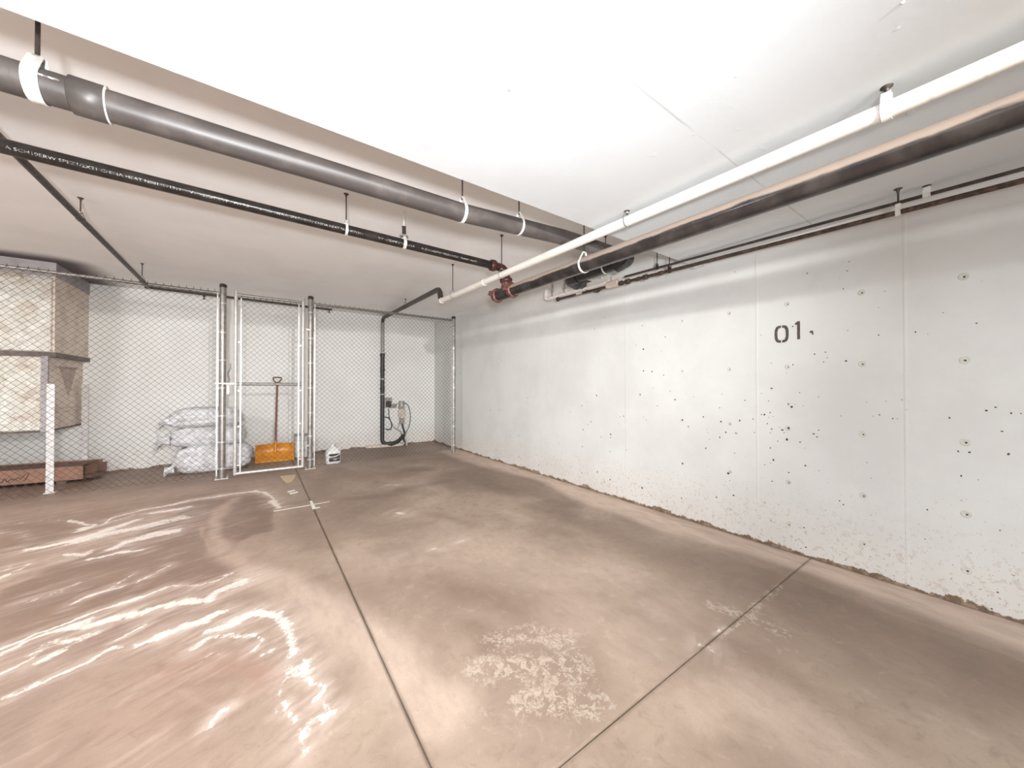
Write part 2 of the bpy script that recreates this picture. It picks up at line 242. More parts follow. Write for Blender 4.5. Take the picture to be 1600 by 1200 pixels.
DARK=[([(-2.499, 6.958, 0.248), (-2.067, 6.815, 0.287), (-1.417, 6.828, 0.302), (-0.537, 6.452, 0.285)], 0.6), ([(1.897, 5.294, 0.131), (2.071, 5.223, 0.132)], 0.8), ([(2.349, 4.679, 0.179), (2.446, 4.255, 0.145), (2.445, 3.587, 0.141), (2.621, 3.397, 0.182)], 0.55), ([(0.855, 4.315, 0.076), (1.251, 4.241, 0.076), (1.503, 4.354, 0.077), (2.06, 4.406, 0.088)], 0.5), ([(0.756, 3.971, 0.255), (1.08, 3.863, 0.231), (1.234, 3.517, 0.163)], 0.32), ([(1.412, 3.281, 0.068), (1.589, 2.894, 0.064)], 0.3), ([(2.533, 2.911, 0.092), (2.683, 2.679, 0.09)], 0.5), ([(2.14, 2.307, 0.077), (2.238, 2.204, 0.077)], 0.35), ([(2.403, 2.926, 0.11), (2.467, 2.429, 0.135), (2.456, 1.904, 0.173), (2.495, 1.526, 0.201), (2.616, 1.173, 0.23), (2.694, 0.881, 0.239), (2.68, 0.48, 0.24), (2.694, 0.156, 0.244), (2.681, -0.017, 0.255)], 0.5), ([(1.839, 1.332, 0.039), (1.992, 1.24, 0.039)], 0.45), ([(1.936, 1.185, 0.08), (1.895, 0.911, 0.073), (1.903, 0.598, 0.064), (1.87, 0.371, 0.054)], 0.28), ([(1.006, 2.142, 0.104), (1.117, 1.844, 0.095), (1.235, 1.504, 0.086)], 0.3), ([(0.888, 1.624, 0.055), (0.896, 1.479, 0.051)], 0.35), ([(0.7, 2.358, 0.025), (0.773, 2.457, 0.034), (1.004, 2.582, 0.041)], 0.25), ([(0.386, 4.117, 0.12), (0.299, 3.594, 0.095), (0.399, 3.212, 0.119)], 0.35), ([(2.139, 0.288, 0.121), (2.258, 0.13, 0.116)], 0.25), ([(2.097, 6.669, 0.442), (2.744, 5.841, 0.331), (2.792, 4.609, 0.193)], 0.3), ([(-1.143, 3.444, 0.058), (-0.966, 3.538, 0.063), (-0.744, 3.585, 0.067)], 0.5), ([(-1.145, 3.189, 0.059), (-0.987, 3.255, 0.064)], 0.5), ([(-0.669, 5.481, 0.043), (-0.496, 5.417, 0.044)], 0.5), ([(-0.585, 2.685, 0.015), (-0.546, 2.799, 0.016)], 0.8), ([(-0.686, 2.627, 0.008), (-0.673, 2.701, 0.008)], 0.6), ([(-0.398, 2.268, 0.009), (-0.382, 2.226, 0.009)], 0.6), ([(-0.946, 4.137, 0.026), (-0.725, 4.22, 0.028), (-0.476, 4.177, 0.027)], 0.6), ([(-0.088, 2.23, 0.011), (-0.024, 2.184, 0.011)], 0.35), ([(-0.253, 2.041, 0.019), (-0.1, 1.974, 0.02)], 0.3), ([(-0.196, 1.886, 0.017), (-0.127, 1.892, 0.017)], 0.4), ([(2.576, 4.613, 0.057), (2.61, 4.139, 0.053)], 0.5)]
RED=[([(-0.291, 2.174, 0.091), (-0.154, 2.124, 0.078), (-0.01, 1.975, 0.056), (0.036, 1.857, 0.043)], 0.6), ([(-1.537, 4.446, 0.096), (-1.266, 4.391, 0.1)], 0.3), ([(-0.256, 3.084, 0.093), (-0.127, 3.203, 0.099)], 0.5), ([(-0.412, 1.987, 0.092), (-0.159, 1.915, 0.097)], 0.25)]
SCALE=[([(0.945, 1.499, 0.075), (1.143, 1.444, 0.082), (1.255, 1.279, 0.078)], 0.8), ([(0.834, 1.377, 0.093), (1.163, 1.145, 0.093)], 1.0), ([(0.875, 1.146, 0.075), (1.084, 0.962, 0.073)], 0.9), ([(0.664, 1.295, 0.046), (0.769, 1.086, 0.043)], 0.4), ([(0.476, 1.358, 0.031), (0.691, 1.141, 0.03)], 0.3), ([(2.668, 0.872, 0.029), (2.328, 0.87, 0.026), (2.142, 0.862, 0.026), (1.897, 0.881, 0.025)], 0.9), ([(2.133, 1.008, 0.058), (2.172, 0.874, 0.055), (2.177, 0.712, 0.051)], 0.85), ([(1.775, 0.884, 0.012), (1.661, 0.887, 0.011)], 0.6), ([(0.6, 2.806, 0.187), (0.982, 2.799, 0.202)], 0.3), ([(-0.041, 2.441, 0.078), (0.113, 2.555, 0.085)], 0.3), ([(1.043, 1.027, 0.03), (1.053, 0.873, 0.028)], 0.35)]
DPOLY=[([(-1.009, 4.046), (-0.868, 4.182), (-0.584, 5.118), (-0.026, 5.176), (0.112, 4.677), (0.123, 4.237), (0.097, 4.028), (0.129, 3.783), (-0.018, 3.719), (-0.135, 3.619), (-0.201, 3.373), (-0.103, 3.046), (-0.247, 2.973), (-0.377, 3.038), (-0.523, 3.046), (-0.726, 3.01), (-0.859, 2.904), (-1.013, 2.821), (-1.288, 3.588), (-1.181, 3.894)], 0.75, 0.042), ([(-1.9, 5.291), (-1.648, 5.187), (-1.419, 5.082), (-1.293, 4.79), (-1.264, 4.601), (-1.421, 4.473), (-1.58, 4.399)], 0.6, 0.024)]
PITS=[(0.86, 1.64, 13), (0.98, 1.71, 7), (0.52, 1.77, 4), (0.67, 1.64, 5), (0.52, 1.59, 6), (0.36, 1.59, 8), (0.13, 1.61, 6), (0.25, 1.69, 4), (0.31, 1.57, 4), (0.85, 1.49, 8), (0.79, 1.5, 6), (0.78, 1.46, 5), (0.8, 1.43, 6), (0.68, 1.43, 9), (1.19, 1.67, 4), (0.98, 1.42, 7), (1.02, 1.36, 3), (1.12, 1.44, 4), (1.12, 1.24, 9), (0.94, 1.21, 5), (0.83, 1.18, 5), (1.31, 1.14, 6), (1.19, 1.2, 5), (1.14, 1.14, 7), (1.01, 1.12, 9), (0.99, 1.1, 12), (0.97, 1.12, 5), (1.17, 1.03, 13), (1.19, 1.03, 5), (1.13, 1.05, 9), (1.14, 1.01, 5), (1.25, 0.99, 9), (1.35, 0.97, 11), (1.11, 1.02, 4), (1.15, 0.96, 7), (1.12, 0.92, 9), (1.05, 0.92, 10), (1.01, 0.94, 10), (1.08, 0.83, 7), (1.02, 0.85, 14), (0.94, 0.84, 7), (1.13, 0.77, 7), (1.11, 0.68, 14), (1.13, 0.65, 5), (1.17, 0.63, 5), (0.91, 0.67, 8), (1.01, 0.6, 7), (0.83, 0.65, 3), (0.91, 0.8, 3), (0.84, 0.89, 7), (0.83, 0.94, 6), (0.86, 0.91, 8), (0.71, 1.05, 5), (0.52, 1.07, 6), (0.55, 1.06, 4), (0.46, 1.05, 7), (0.44, 1.05, 4), (0.49, 1.16, 3), (0.42, 1.17, 3), (0.4, 1.11, 4), (0.58, 0.75, 4), (0.1, 1.12, 8), (0.23, 1.07, 8), (0.05, 1.01, 5), (0.2, 0.88, 8), (0.16, 0.88, 8), (0.03, 0.89, 11), (0.19, 0.74, 9), (0.13, 0.73, 3), (1.12, 0.51, 7), (1.24, 0.88, 6), (1.37, 0.86, 6), (1.07, 0.94, 5), (1.04, 0.9, 5), (1.13, 0.89, 5), (0.92, 1.11, 3), (0.58, 1.15, 3), (0.07, 1.14, 6), (0.02, 1.11, 6), (-0.01, 1.11, 5), (0.72, 0.46, 6), (0.7, 0.44, 8), (0.92, 0.21, 7), (0.91, 0.18, 5), (0.91, 0.07, 7), (0.94, 0.05, 5), (0.97, 0.1, 5), (0.9, 0.35, 3), (0.56, 0.65, 3), (0.32, 0.51, 8), (0.33, 0.33, 4), (0.06, 0.47, 5), (0.07, 0.13, 6), (0.4, 0.02, 6), (0.11, 0.02, 6), (0.09, 0.03, 5), (0.3, -0.0, 5), (0.83, 0.65, 3), (1.17, 0.33, 5), (1.13, 0.2, 7), (0.57, 0.13, 6), (0.19, 0.6, 3), (2.94, 1.95, 8), (2.27, 1.65, 12), (2.28, 1.9, 7), (2.02, 1.75, 7), (2.36, 1.7, 5), (2.79, 2.07, 8), (2.82, 1.64, 5), (2.27, 1.42, 10), (2.17, 1.41, 9), (2.04, 1.37, 7), (2.16, 1.24, 7), (2.31, 1.17, 10), (2.91, 1.15, 14), (3.15, 1.02, 9), (3.07, 1.07, 6), (4.25, 1.09, 10), (4.28, 1.01, 7), (4.97, 1.69, 8), (6.47, 1.53, 14), (1.92, 1.13, 13), (1.97, 1.21, 7), (1.81, 1.19, 4), (1.74, 1.16, 4), (1.49, 1.19, 6), (1.85, 0.94, 15), (1.79, 0.88, 9), (1.51, 1.07, 8), (1.65, 0.98, 10), (2.11, 1.06, 7), (2.27, 0.94, 5), (2.24, 0.91, 7), (2.52, 0.93, 8), (2.57, 0.92, 5), (2.59, 0.84, 5), (3.0, 0.83, 14), (3.05, 0.79, 8), (3.13, 0.72, 14), (3.35, 0.93, 6), (2.7, 0.71, 16), (2.84, 0.66, 11), (2.7, 0.67, 10), (3.14, 0.51, 11), (2.71, 0.51, 10), (2.49, 0.56, 7), (3.57, 0.5, 9), (4.47, 0.5, 11), (5.83, 0.5, 8), (3.99, 0.13, 13), (4.48, 0.17, 11), (3.15, 0.18, 11), (2.9, 0.24, 14), (2.71, 0.19, 16), (2.79, 0.14, 8), (2.29, 0.19, 14), (1.63, 0.7, 10), (1.85, 0.52, 15), (1.6, 0.78, 6), (1.61, 0.84, 6), (1.62, 0.87, 4), (1.51, 0.81, 10), (1.46, 0.86, 12), (1.5, 0.95, 10), (1.44, 0.51, 14), (1.54, 0.28, 10), (1.4, 0.33, 10), (1.86, 0.19, 11), (1.39, 0.69, 6), (1.43, 0.45, 6), (1.38, 0.86, 8), (5.66, -0.0, 12), (5.31, 0.85, 16), (5.04, 0.87, 11), (4.63, 1.77, 7), (2.06, 1.61, 5), (0.66, 2.11, 6), (0.67, 2.05, 5), (0.71, 2.01, 3), (0.69, 1.93, 6), (0.89, 2.09, 6), (1.38, 2.23, 5), (0.49, 1.87, 3), (0.52, 1.77, 3), (0.67, 1.64, 4)]
# ------------------------------------------------------------------ mesh helpers
class MB:
    def __init__(s): s.v = []; s.f = []; s.s = []
    def quadgrid(s, rings, smooth=True, closed=True, caps=(True, True)):
        n = len(rings[0]); b = len(s.v)
        for r in rings: s.v += [tuple(p) for p in r]
        for i in range(len(rings)-1):
            for j in range(n if closed else n-1):
                k = (j+1) % n
                s.f.append((b+i*n+j, b+i*n+k, b+(i+1)*n+k, b+(i+1)*n+j)); s.s.append(smooth)
        if caps[0]:
            c = len(s.v); s.v += [tuple(p) for p in rings[0]]; s.f.append(tuple(range(c+n-1, c-1, -1))); s.s.append(False)
        if caps[1]:
            c = len(s.v); s.v += [tuple(p) for p in rings[-1]]; s.f.append(tuple(range(c, c+n))); s.s.append(False)
        return s
    def box(s, c, d, rot=None, bev=0.):
        hx, hy, hz = (q/2 for q in d); b = len(s.v); m = rot or Matrix.Identity(3); c = Vector(c)
        if bev:
            e = bev; pts = []
            rings = []
            for z, ins in ((-hz, e), (-hz+e, 0), (hz-e, 0), (hz, e)):
                X, Y = hx-ins, hy-ins; k = e
                ring = [(X-k, -Y), (X, -Y+k), (X, Y-k), (X-k, Y), (-X+k, Y), (-X, Y-k), (-X, -Y+k), (-X+k, -Y)]
                rings.append([c + m @ Vector((p[0], p[1], z)) for p in ring])
            return s.quadgrid(rings, False)
        for x, y, z in ((-1, -1, -1), (1, -1, -1), (1, 1, -1), (-1, 1, -1), (-1, -1, 1), (1, -1, 1), (1, 1, 1), (-1, 1, 1)):
            s.v.append(tuple(c + m @ Vector((x*hx, y*hy, z*hz))))
        for f in ((0, 3, 2, 1), (4, 5, 6, 7), (0, 1, 5, 4), (1, 2, 6, 5), (2, 3, 7, 6), (3, 0, 4, 7)):
            s.f.append(tuple(b+i for i in f)); s.s.append(False)
        return s
    def tube(s, path, r, n=12, closed=False, caps=True):
        P = [Vector(p) for p in path]; rs = r if isinstance(r, (list, tuple)) else [r]*len(P)
        up = None; rings = []
        L = len(P)
        for i, p in enumerate(P):
            if closed: t = (P[(i+1) % L]-P[i-1])
            else: t = (P[min(i+1, L-1)]-P[max(i-1, 0)])
            t.normalize()
            if up is None:
                up = Vector((0, 0, 1)) if abs(t.z) < .9 else Vector((0, 1, 0))
            a = (up - t*up.dot(t)); a.normalize(); up = a; b = t.cross(a)
            rings.append([p + (a*math.cos(2*math.pi*k/n)+b*math.sin(2*math.pi*k/n))*rs[i] for k in range(n)])
        if closed: rings.append(rings[0]); caps = False
        return s.quadgrid(rings, True, True, (caps, caps))
    def cyl(s, a, b, r, n=16): return s.tube([a, b], r, n)
    def lathe(s, c, axis, prof, n=16):
        """prof: list of (distance along axis, radius)"""
        a = Vector(axis).normalized(); c = Vector(c)
        u = Vector((0, 0, 1)) if abs(a.z) < .9 else Vector((1, 0, 0)); u = (u-a*u.dot(a)).normalized(); w2 = a.cross(u)
        rings = [[c+a*d+(u*math.cos(2*math.pi*k/n)+w2*math.sin(2*math.pi*k/n))*rr for k in range(n)] for d, rr in prof]
        return s.quadgrid(rings, True)
    def prism(s, poly, z0, z1, f=None):
        f = f or (lambda u, v, w: (u, v, w))
        return s.quadgrid([[f(u, v, z0) for u, v in poly], [f(u, v, z1) for u, v in poly]], False)
    def mesh(s, name, mat, org=(0, 0, 0)):
        me = bpy.data.meshes.new(name); o = Vector(org)
        me.from_pydata([tuple(Vector(p)-o) for p in s.v], [], s.f)
        me.polygons.foreach_set('use_smooth', s.s); me.materials.append(M[mat] if isinstance(mat, str) else mat)
        me.update(); return me
def props(o, label=None, cat=None, group=None, kind=None):
    for k, v in (('label', label), ('category', cat), ('group', group), ('kind', kind)):
        if v: o[k] = v
    return o
def thing(name, label, cat, loc, group=None):
    o = bpy.data.objects.new(name, None); COL.objects.link(o); o.location = loc; o.empty_display_size = .05
    o['_o'] = list(loc); return props(o, label, cat, group)
def wloc(o):
    v = Vector((0, 0, 0))
    while o is not None: v += o.location; o = o.parent
    return v
def part(name, mb, mat, parent=None, loc=None, **kw):
    """one mesh object; mb is in world coordinates"""
    org = Vector(loc) if loc is not None else (wloc(parent) if parent else Vector((0, 0, 0)))
    o = bpy.data.objects.new(name, mb.mesh(name, mat, org)); COL.objects.link(o)
    if parent: o.parent = parent; o.location = org-wloc(parent)
    else: o.location = org
    return props(o, **kw)
def arc(c, r, a0, a1, u, v, n=8):
    c = Vector(c); u = Vector(u); v = Vector(v)
    return [c+u*math.cos(a0+(a1-a0)*i/n)*r+v*math.sin(a0+(a1-a0)*i/n)*r for i in range(n+1)]

XR, YB, ZS, ZC, YE = 3.3, 7.75, 2.396, 2.75, 1.765   # right wall, back wall, slab soffit, recess ceiling, slab edge
XL, YF = -9.0, -8.0
# ------------------------------------------------------------------ structure
def slabs():
    base = part('floor', MB().box(((XL+XR)/2, (YB+YF)/2, -.16), (XR-XL+.6, YB-YF+.6, .24)), 'duct_flange', kind='structure')
    def dist(px, py, strokes, soft):
        out = np.zeros_like(px)
        for pts, s in strokes:
            P = np.array(pts); w = P[:, 2].max()*(1+soft)+.05
            m = (px > P[:, 0].min()-w) & (px < P[:, 0].max()+w) & (py > P[:, 1].min()-w) & (py < P[:, 1].max()+w)
            if not m.any(): continue
            x = px[m]; y = py[m]; best = np.zeros_like(x)
            for a, b in zip(P[:-1], P[1:]):
                dx, dy = b[0]-a[0], b[1]-a[1]; L = dx*dx+dy*dy+1e-9
                tt = np.clip(((x-a[0])*dx+(y-a[1])*dy)/L, 0, 1)
                d = np.hypot(x-a[0]-tt*dx, y-a[1]-tt*dy); ww = np.maximum(a[2]+(b[2]-a[2])*tt, .006)
                q = np.clip((ww*(1+soft)-d)/(ww*2*soft if soft < 1 else ww*(1+soft)), 0, 1)
                best = np.maximum(best, q*q*(3-2*q))
            out[m] = np.maximum(out[m], best*s)
        return out
    rng = np.random.default_rng(3)
    G = rng.random((64, 64))
    def vn(x, y, sc_):
        x = x*sc_+100; y = y*sc_+100; i = np.floor(x).astype(int); j = np.floor(y).astype(int)
        fx = x-i; fy = y-j; fx = fx*fx*(3-2*fx); fy = fy*fy*(3-2*fy)
        g = lambda a, b: G[a % 64, b % 64]
        return (g(i, j)*(1-fx)+g(i+1, j)*fx)*(1-fy)+(g(i, j+1)*(1-fx)+g(i+1, j+1)*fx)*fy-.5
    def poly(px, py, P, soft):
        P = np.array(P); n = len(P); ins = np.zeros(px.shape, bool); dm = np.full(px.shape, 9.)
        for k in range(n):
            a = P[k]; b = P[(k+1) % n]
            c = ((a[1] > py) != (b[1] > py)) & (px < (b[0]-a[0])*(py-a[1])/(b[1]-a[1]+1e-12)+a[0]); ins ^= c
            dx, dy = b-a; tt = np.clip(((px-a[0])*dx+(py-a[1])*dy)/(dx*dx+dy*dy+1e-9), 0, 1)
            dm = np.minimum(dm, np.hypot(px-a[0]-tt*dx, py-a[1]-tt*dy))
        sd = np.where(ins, dm, -dm); return np.clip(sd/soft+.5, 0, 1)
    def axis(lo, hi, zones):
        out = [lo]
        while out[-1] < hi-1e-6:
            p = out[-1]; st = .5
            for a, b, s in zones:
                if a <= p < b: st = s
            nxt = p+st
            for a, b, s in zones:
                if p < a < nxt: nxt = a
            out.append(min(nxt, hi))
        return np.array(out)
    zx = [(-3.2, 3.3, .014)]; zy = [(.55, 2.6, .0125), (2.6, 5.6, .016), (5.6, 7.75, .04)]
    g = .0022
    for x0, x1, y0, y1 in ((XL, .47-g, .88+g, YB), (.47+g, XR, .88+g, YB), (XL, .47-g, YF, .88-g), (.47+g, XR, YF, .88-g)):
        xs = axis(x0, x1, zx); ys = axis(y0, y1, zy); nx, ny = len(xs), len(ys)
        X, Y = np.meshgrid(xs, ys); px = X.ravel(); py = Y.ravel()
        jx = px+vn(px, py, 11)*.030+vn(px+5, py, 34)*.014; jy = py+vn(px, py+9, 11)*.045+vn(px, py+3, 34)*.02
        a = np.zeros((len(px), 4), np.float32); b = np.zeros((len(px), 4), np.float32)
        a[:, 0] = dist(jx, jy, SALT, .85)
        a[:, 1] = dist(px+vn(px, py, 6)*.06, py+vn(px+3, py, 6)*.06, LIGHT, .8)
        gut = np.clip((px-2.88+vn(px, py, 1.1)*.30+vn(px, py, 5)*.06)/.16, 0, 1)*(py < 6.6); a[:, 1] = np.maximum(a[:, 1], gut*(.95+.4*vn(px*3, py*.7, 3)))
        dk = dist(px+vn(px, py, 5)*.12, py+vn(px+3, py, 5)*.12, DARK, .95)
        for P, s, sf in DPOLY:
            q = poly(jx+vn(px, py, 5)*.05, jy, P, sf)*min(s*1.3, 1)
            q = q*(.78+.5*vn(px*.6, py, 4)); dk = np.maximum(dk, q)
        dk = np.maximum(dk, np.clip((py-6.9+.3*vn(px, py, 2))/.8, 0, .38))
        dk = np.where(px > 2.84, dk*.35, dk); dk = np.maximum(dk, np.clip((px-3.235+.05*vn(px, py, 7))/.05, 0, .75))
        track = dist(px+vn(px, py, 6)*.03, py+vn(px+3, py, 6)*.03, LIGHT[:2], .5)
        a[:, 2] = dk*(1-np.clip(track*1.45, 0, .95)); b[:, 0] = dist(px, py, RED, .95)
        b[:, 1] = dist(px, py, SCALE, .8)
        jd = np.minimum(np.abs(px-.47), np.where((px > .47), np.abs(py-.88), 9)); b[:, 2] = np.clip(1-jd/.011, 0, 1)*(.55+.6*(vn(px, py, 9)+.5))
        a[:, 3] = dist(jx, jy, [([(q[0], q[1], q[2]*2.6+.02) for q in P_], s_*.8) for P_, s_ in SALT[2:]], .95); b[:, 3] = 1
        V = np.stack([px, py, np.zeros_like(px)], 1)
        idx = np.arange(nx*ny).reshape(ny, nx)
        F = np.stack([idx[:-1, :-1], idx[:-1, 1:], idx[1:, 1:], idx[1:, :-1]], -1).reshape(-1, 4)
        # skirt so that the joint has depth
        bd = np.concatenate([idx[0, :], idx[1:, -1], idx[-1, -2::-1], idx[-2:0:-1, 0]]); nb = len(bd); b0 = len(V)
        V = np.concatenate([V, V[bd]-[0, 0, .035]]); r = np.arange(nb); r2 = (r+1) % nb
        F = np.concatenate([F, np.stack([bd[r], b0+r, b0+r2, bd[r2]], -1)])
        me = bpy.data.meshes.new('concrete_slab')
        me.vertices.add(len(V)); me.vertices.foreach_set('co', V.ravel())
        me.loops.add(F.size); me.loops.foreach_set('vertex_index', F.ravel().astype(np.int32))
        me.polygons.add(len(F)); me.polygons.foreach_set('loop_start', np.arange(0, F.size, 4, dtype=np.int32))
        me.update(calc_edges=True); me.validate()
        for nm, arr in (('stain_a', a), ('stain_b', b)):
            at = me.attributes.new(nm, 'FLOAT_COLOR', 'POINT')
            ext = arr[bd].copy(); ext[:, 2] = 1.; arr = np.concatenate([arr, ext]); at.data.foreach_set('color', arr.ravel())
        me.materials.append(M['floor'])
        o = bpy.data.objects.new('concrete_slab', me); COL.objects.link(o); o.parent = base
    # paint marks on the floor
    def mark(name, poly_, mat): part(name, MB().prism(poly_, .0004, .0016), mat, base)
    mark('white_chalk_line', [(.13, 4.325), (.40, 4.33), (.64, 4.345), (.64, 4.357), (.40, 4.347), (.13, 4.347)], 'paint_white')
    mark('white_chalk_tick', [(.455, 4.17), (.53, 4.19), (.525, 4.215), (.49, 4.215), (.485, 4.50), (.462, 4.50)], 'paint_white')
    mark('yellow_paint_patch', [(.25, 6.0), (.44, 5.97), (.41, 5.75), (.36, 5.55), (.30, 5.52), (.27, 5.75)], 'paint_yellow')
    mark('white_paint_fleck', [(.28, 5.06), (.36, 5.10), (.37, 5.05), (.30, 5.00)], 'paint_white')
    mark('white_paint_fleck', [(.30, 4.96), (.385, 5.0), (.39, 4.94), (.31, 4.90)], 'paint_white')
    return base
FLOOR = slabs()
wr = part('wall_right', MB().box((XR+.1, (YB+YF)/2, 1.35), (.2, YB-YF+.4, 3.1)), 'wall_r', kind='structure')
wb = part('wall_back', MB().box(((XL+XR)/2, YB+.1, 1.35), (XR-XL, .2, 3.1)), 'wall_b', kind='structure')
part('wall_left', MB().box((XL-.1, (YB+YF)/2, 1.35), (.2, YB-YF, 3.1)), 'wall_b', kind='structure')
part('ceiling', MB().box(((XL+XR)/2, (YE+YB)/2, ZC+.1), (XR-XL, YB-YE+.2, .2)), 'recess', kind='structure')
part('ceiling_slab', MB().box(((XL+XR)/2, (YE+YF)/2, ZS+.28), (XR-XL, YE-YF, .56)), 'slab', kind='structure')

# form tie holes, cast into the right wall
zt = [1.885, 1.405, .935, .525, .205]
for i, yy in enumerate([.174, .60, 1.013, 1.427, 1.847]):
    for j, z in enumerate(zt):
        if i == 4 and j == 4: continue
        r = .018 - .0015*i; X = XR
        ring = MB().lathe((X+.001, yy, z), (-1, 0, 0), [(0, r*1.25), (.002, r*1.2), (.0035, r), (.0020, r*.72), (.0012, r*.45)], 14)
        o = part('tie_hole', ring, 'tie_ring', wr, loc=(X, yy, z))
        q = MB().lathe((X+.001, yy-.003, z-.002), (-1, 0, 0), [(0, r*.30), (.0036, r*.26)], 8)
        part('plug', q, 'pit', o, loc=(X, yy, z))
mb = MB()
for (y, z, w2) in PITS:
    r = max(w2*.0008, .003); n = 7; a0 = random.random()*6; el = random.uniform(.6, 1.3)
    pts = [(y+math.cos(a0+k*2*math.pi/n)*r*random.uniform(.6, 1.1)*el, z+math.sin(a0+k*2*math.pi/n)*r*random.uniform(.6, 1.1)) for k in range(n)]
    mb.prism(pts, .0006, .0016, lambda u, v, w_: (XR-w_, u, v))
part('bug_holes', mb, 'pit', wr, kind='stuff')
# stencilled bay number 0 1
def on_wall(u, v, w_): return (XR-w_, u, v)
def numeral_zero():
    for sgn, nm in ((1, 'numeral_zero_left'), (-1, 'numeral_zero_right')):
        yc, zc, hw, hh, th = 1.051, 1.661, .046, .067, .019
        out = []; inn = []
        for k in range(13):
            a = math.pi/2*1.0 - math.pi*k/12
            cx = math.cos(a); s_ = math.sin(a)
            e = .30
            ox = hw*abs(cx)**.55; oz = hh*(abs(s_)**.75)*(1 if s_ > 0 else -1)
            ix = (hw-th)*abs(cx)**.55; iz = (hh-th)*(abs(s_)**.75)*(1 if s_ > 0 else -1)
            out.append((yc+sgn*max(ox, .0035), zc+oz)); inn.append((yc+sgn*max(ix, .0035), zc+iz))
        mb = MB()
        for k in range(12):
            quad = [out[k], out[k+1], inn[k+1], inn[k]]
            if sgn > 0: quad = quad[::-1]
            mb.prism(quad, .0006, .0015, on_wall)
        part(nm, mb, 'stencil', wr)
numeral_zero()
part('numeral_one', MB().prism([(.935, 1.609), (.953, 1.609), (.953, 1.722), (.966, 1.717), (.966, 1.731), (.950, 1.745), (.935, 1.745)], .0006, .0015, on_wall), 'stencil', wr)
part('paint_spot', MB().prism([(.868+.012*math.cos(k), 1.655+.010*math.sin(k)) for k in (0, 1, 2, 3, 4, 5)], .0006, .0016, on_wall), 'stencil', wr)

# ------------------------------------------------------------------ pipes under the ceiling
def text_mesh(txt, size):
    cu = bpy.data.curves.new('t', 'FONT'); cu.body = txt; cu.size = size; cu.resolution_u = 2
    o = bpy.data.objects.new('t', cu); COL.objects.link(o)
    dg = bpy.context.evaluated_depsgraph_get(); me = bpy.data.meshes.new_from_object(o.evaluated_get(dg))
    vs = [tuple(v.co) for v in me.vertices]; fs = [tuple(p.vertices) for p in me.polygons]
    bpy.data.objects.remove(o); bpy.data.curves.remove(cu); bpy.data.meshes.remove(me); return vs, fs

P2 = lambda x: Vector((x, 3.0, 2.488 - (x+1.08)*.0100))
tP = thing('sprinkler_pipe', 'black steel pipe with white lettering along it, crossing the ceiling behind the thicker drain pipe', 'pipe', P2(0))
part('pipe_body', MB().tube([P2(-3.4), P2(1.95)], .038, 20), 'black_pipe', tP)
for txt, x0, sz in (('A SCH10ERW SPEZ1/2X21 CHINA HEAT N0814071311', -1.06, .022), ('W -ZDPETM A135', -.36, .022), ('A SCH10ERW SPEZ1/2X21 CHINA HEAT N0814071311', .0, .022), ('W -ZDPETM A135', .78, .022), ('A SCH10ERW SPEZ1/2X21 CHINA HEAT', 1.14, .022)):
    vs, fs = text_mesh(txt, sz); q = MB(); L = max(v[0] for v in vs); k = .66/L if len(txt) > 36 else (.30/L if len(txt) < 20 else .55/L)
    for v in vs:
        p = P2(x0+v[0]*k); an = R(200)+ (-(v[1]-.01))/.0385   # angle around the pipe; front-low side
        q.v.append((p.x, p.y+math.cos(an)*.0386, p.z+math.sin(an)*.0386))
    q.f = fs; q.s = [False]*len(fs)
    part('pipe_lettering', q, 'print_white', tP, label='white stencilled lettering on the black pipe')
# elbow down and couplings to the main
part('elbow_coupling', MB().lathe((1.86, 3.0, P2(1.86).z), (1, 0, 0), [(0, .047), (.01, .055), (.05, .055), (.06, .047)], 16), 'oxide', tP)
part('elbow', MB().tube([P2(1.93)]+[Vector(p) for p in arc((1.98, 3.0, 2.385), .07, math.pi/2, 0, (1, 0, 0), (0, 0, 1))]+[(2.05, 3.0, 2.30)], .040, 14), 'oxide', tP)
part('coupling', MB().lathe((2.05, 3.0, 2.31), (0, 0, 1), [(0, .05), (.005, .062), (.03, .066), (.045, .062), (.05, .05)], 16), 'oxide', tP)

PM = lambda y: Vector((2.05, y, 2.150+.0157*(y+1)))
tM = thing('sprinkler_main', 'thick black steel pipe with red grooved couplings at its far end, below the white pipe', 'pipe', PM(1))
part('pipe_body', MB().tube([PM(-3), PM(2.92)], .057, 28), 'black_main', tM)
part('tee_fitting', MB().tube([PM(2.90), PM(3.14)], .060, 20), 'black_plastic', tM)
part('tee_neck', MB().tube([PM(3.0), (2.05, 3.0, 2.31)], [.058, .048], 16), 'red_iron', tM, label='red neck rising to the smaller pipe')
for y in (2.86, 3.13):
    c = part('coupling', MB().lathe(PM(y), (0, 1, 0), [(0, .060), (.004, .070), (.014, .076), (.036, .076), (.046, .070), (.05, .060)], 20), 'red_iron', tM)
    for s in (-1, 1):
        b = MB().box((2.05+s*.085, y+.025, PM(y).z+.01), (.035, .03, .045)); b.cyl((2.05+s*.088, y-.02, PM(y).z+.01), (2.05+s*.088, y+.07, PM(y).z+.01), .009, 8)
        part('coupling_bolt', b, 'red_iron', c)
part('end_cap', MB().lathe(PM(3.18), (0, 1, 0), [(0, .062), (.02, .060), (.035, .045), (.04, .0)], 16), 'black_plastic', tM)

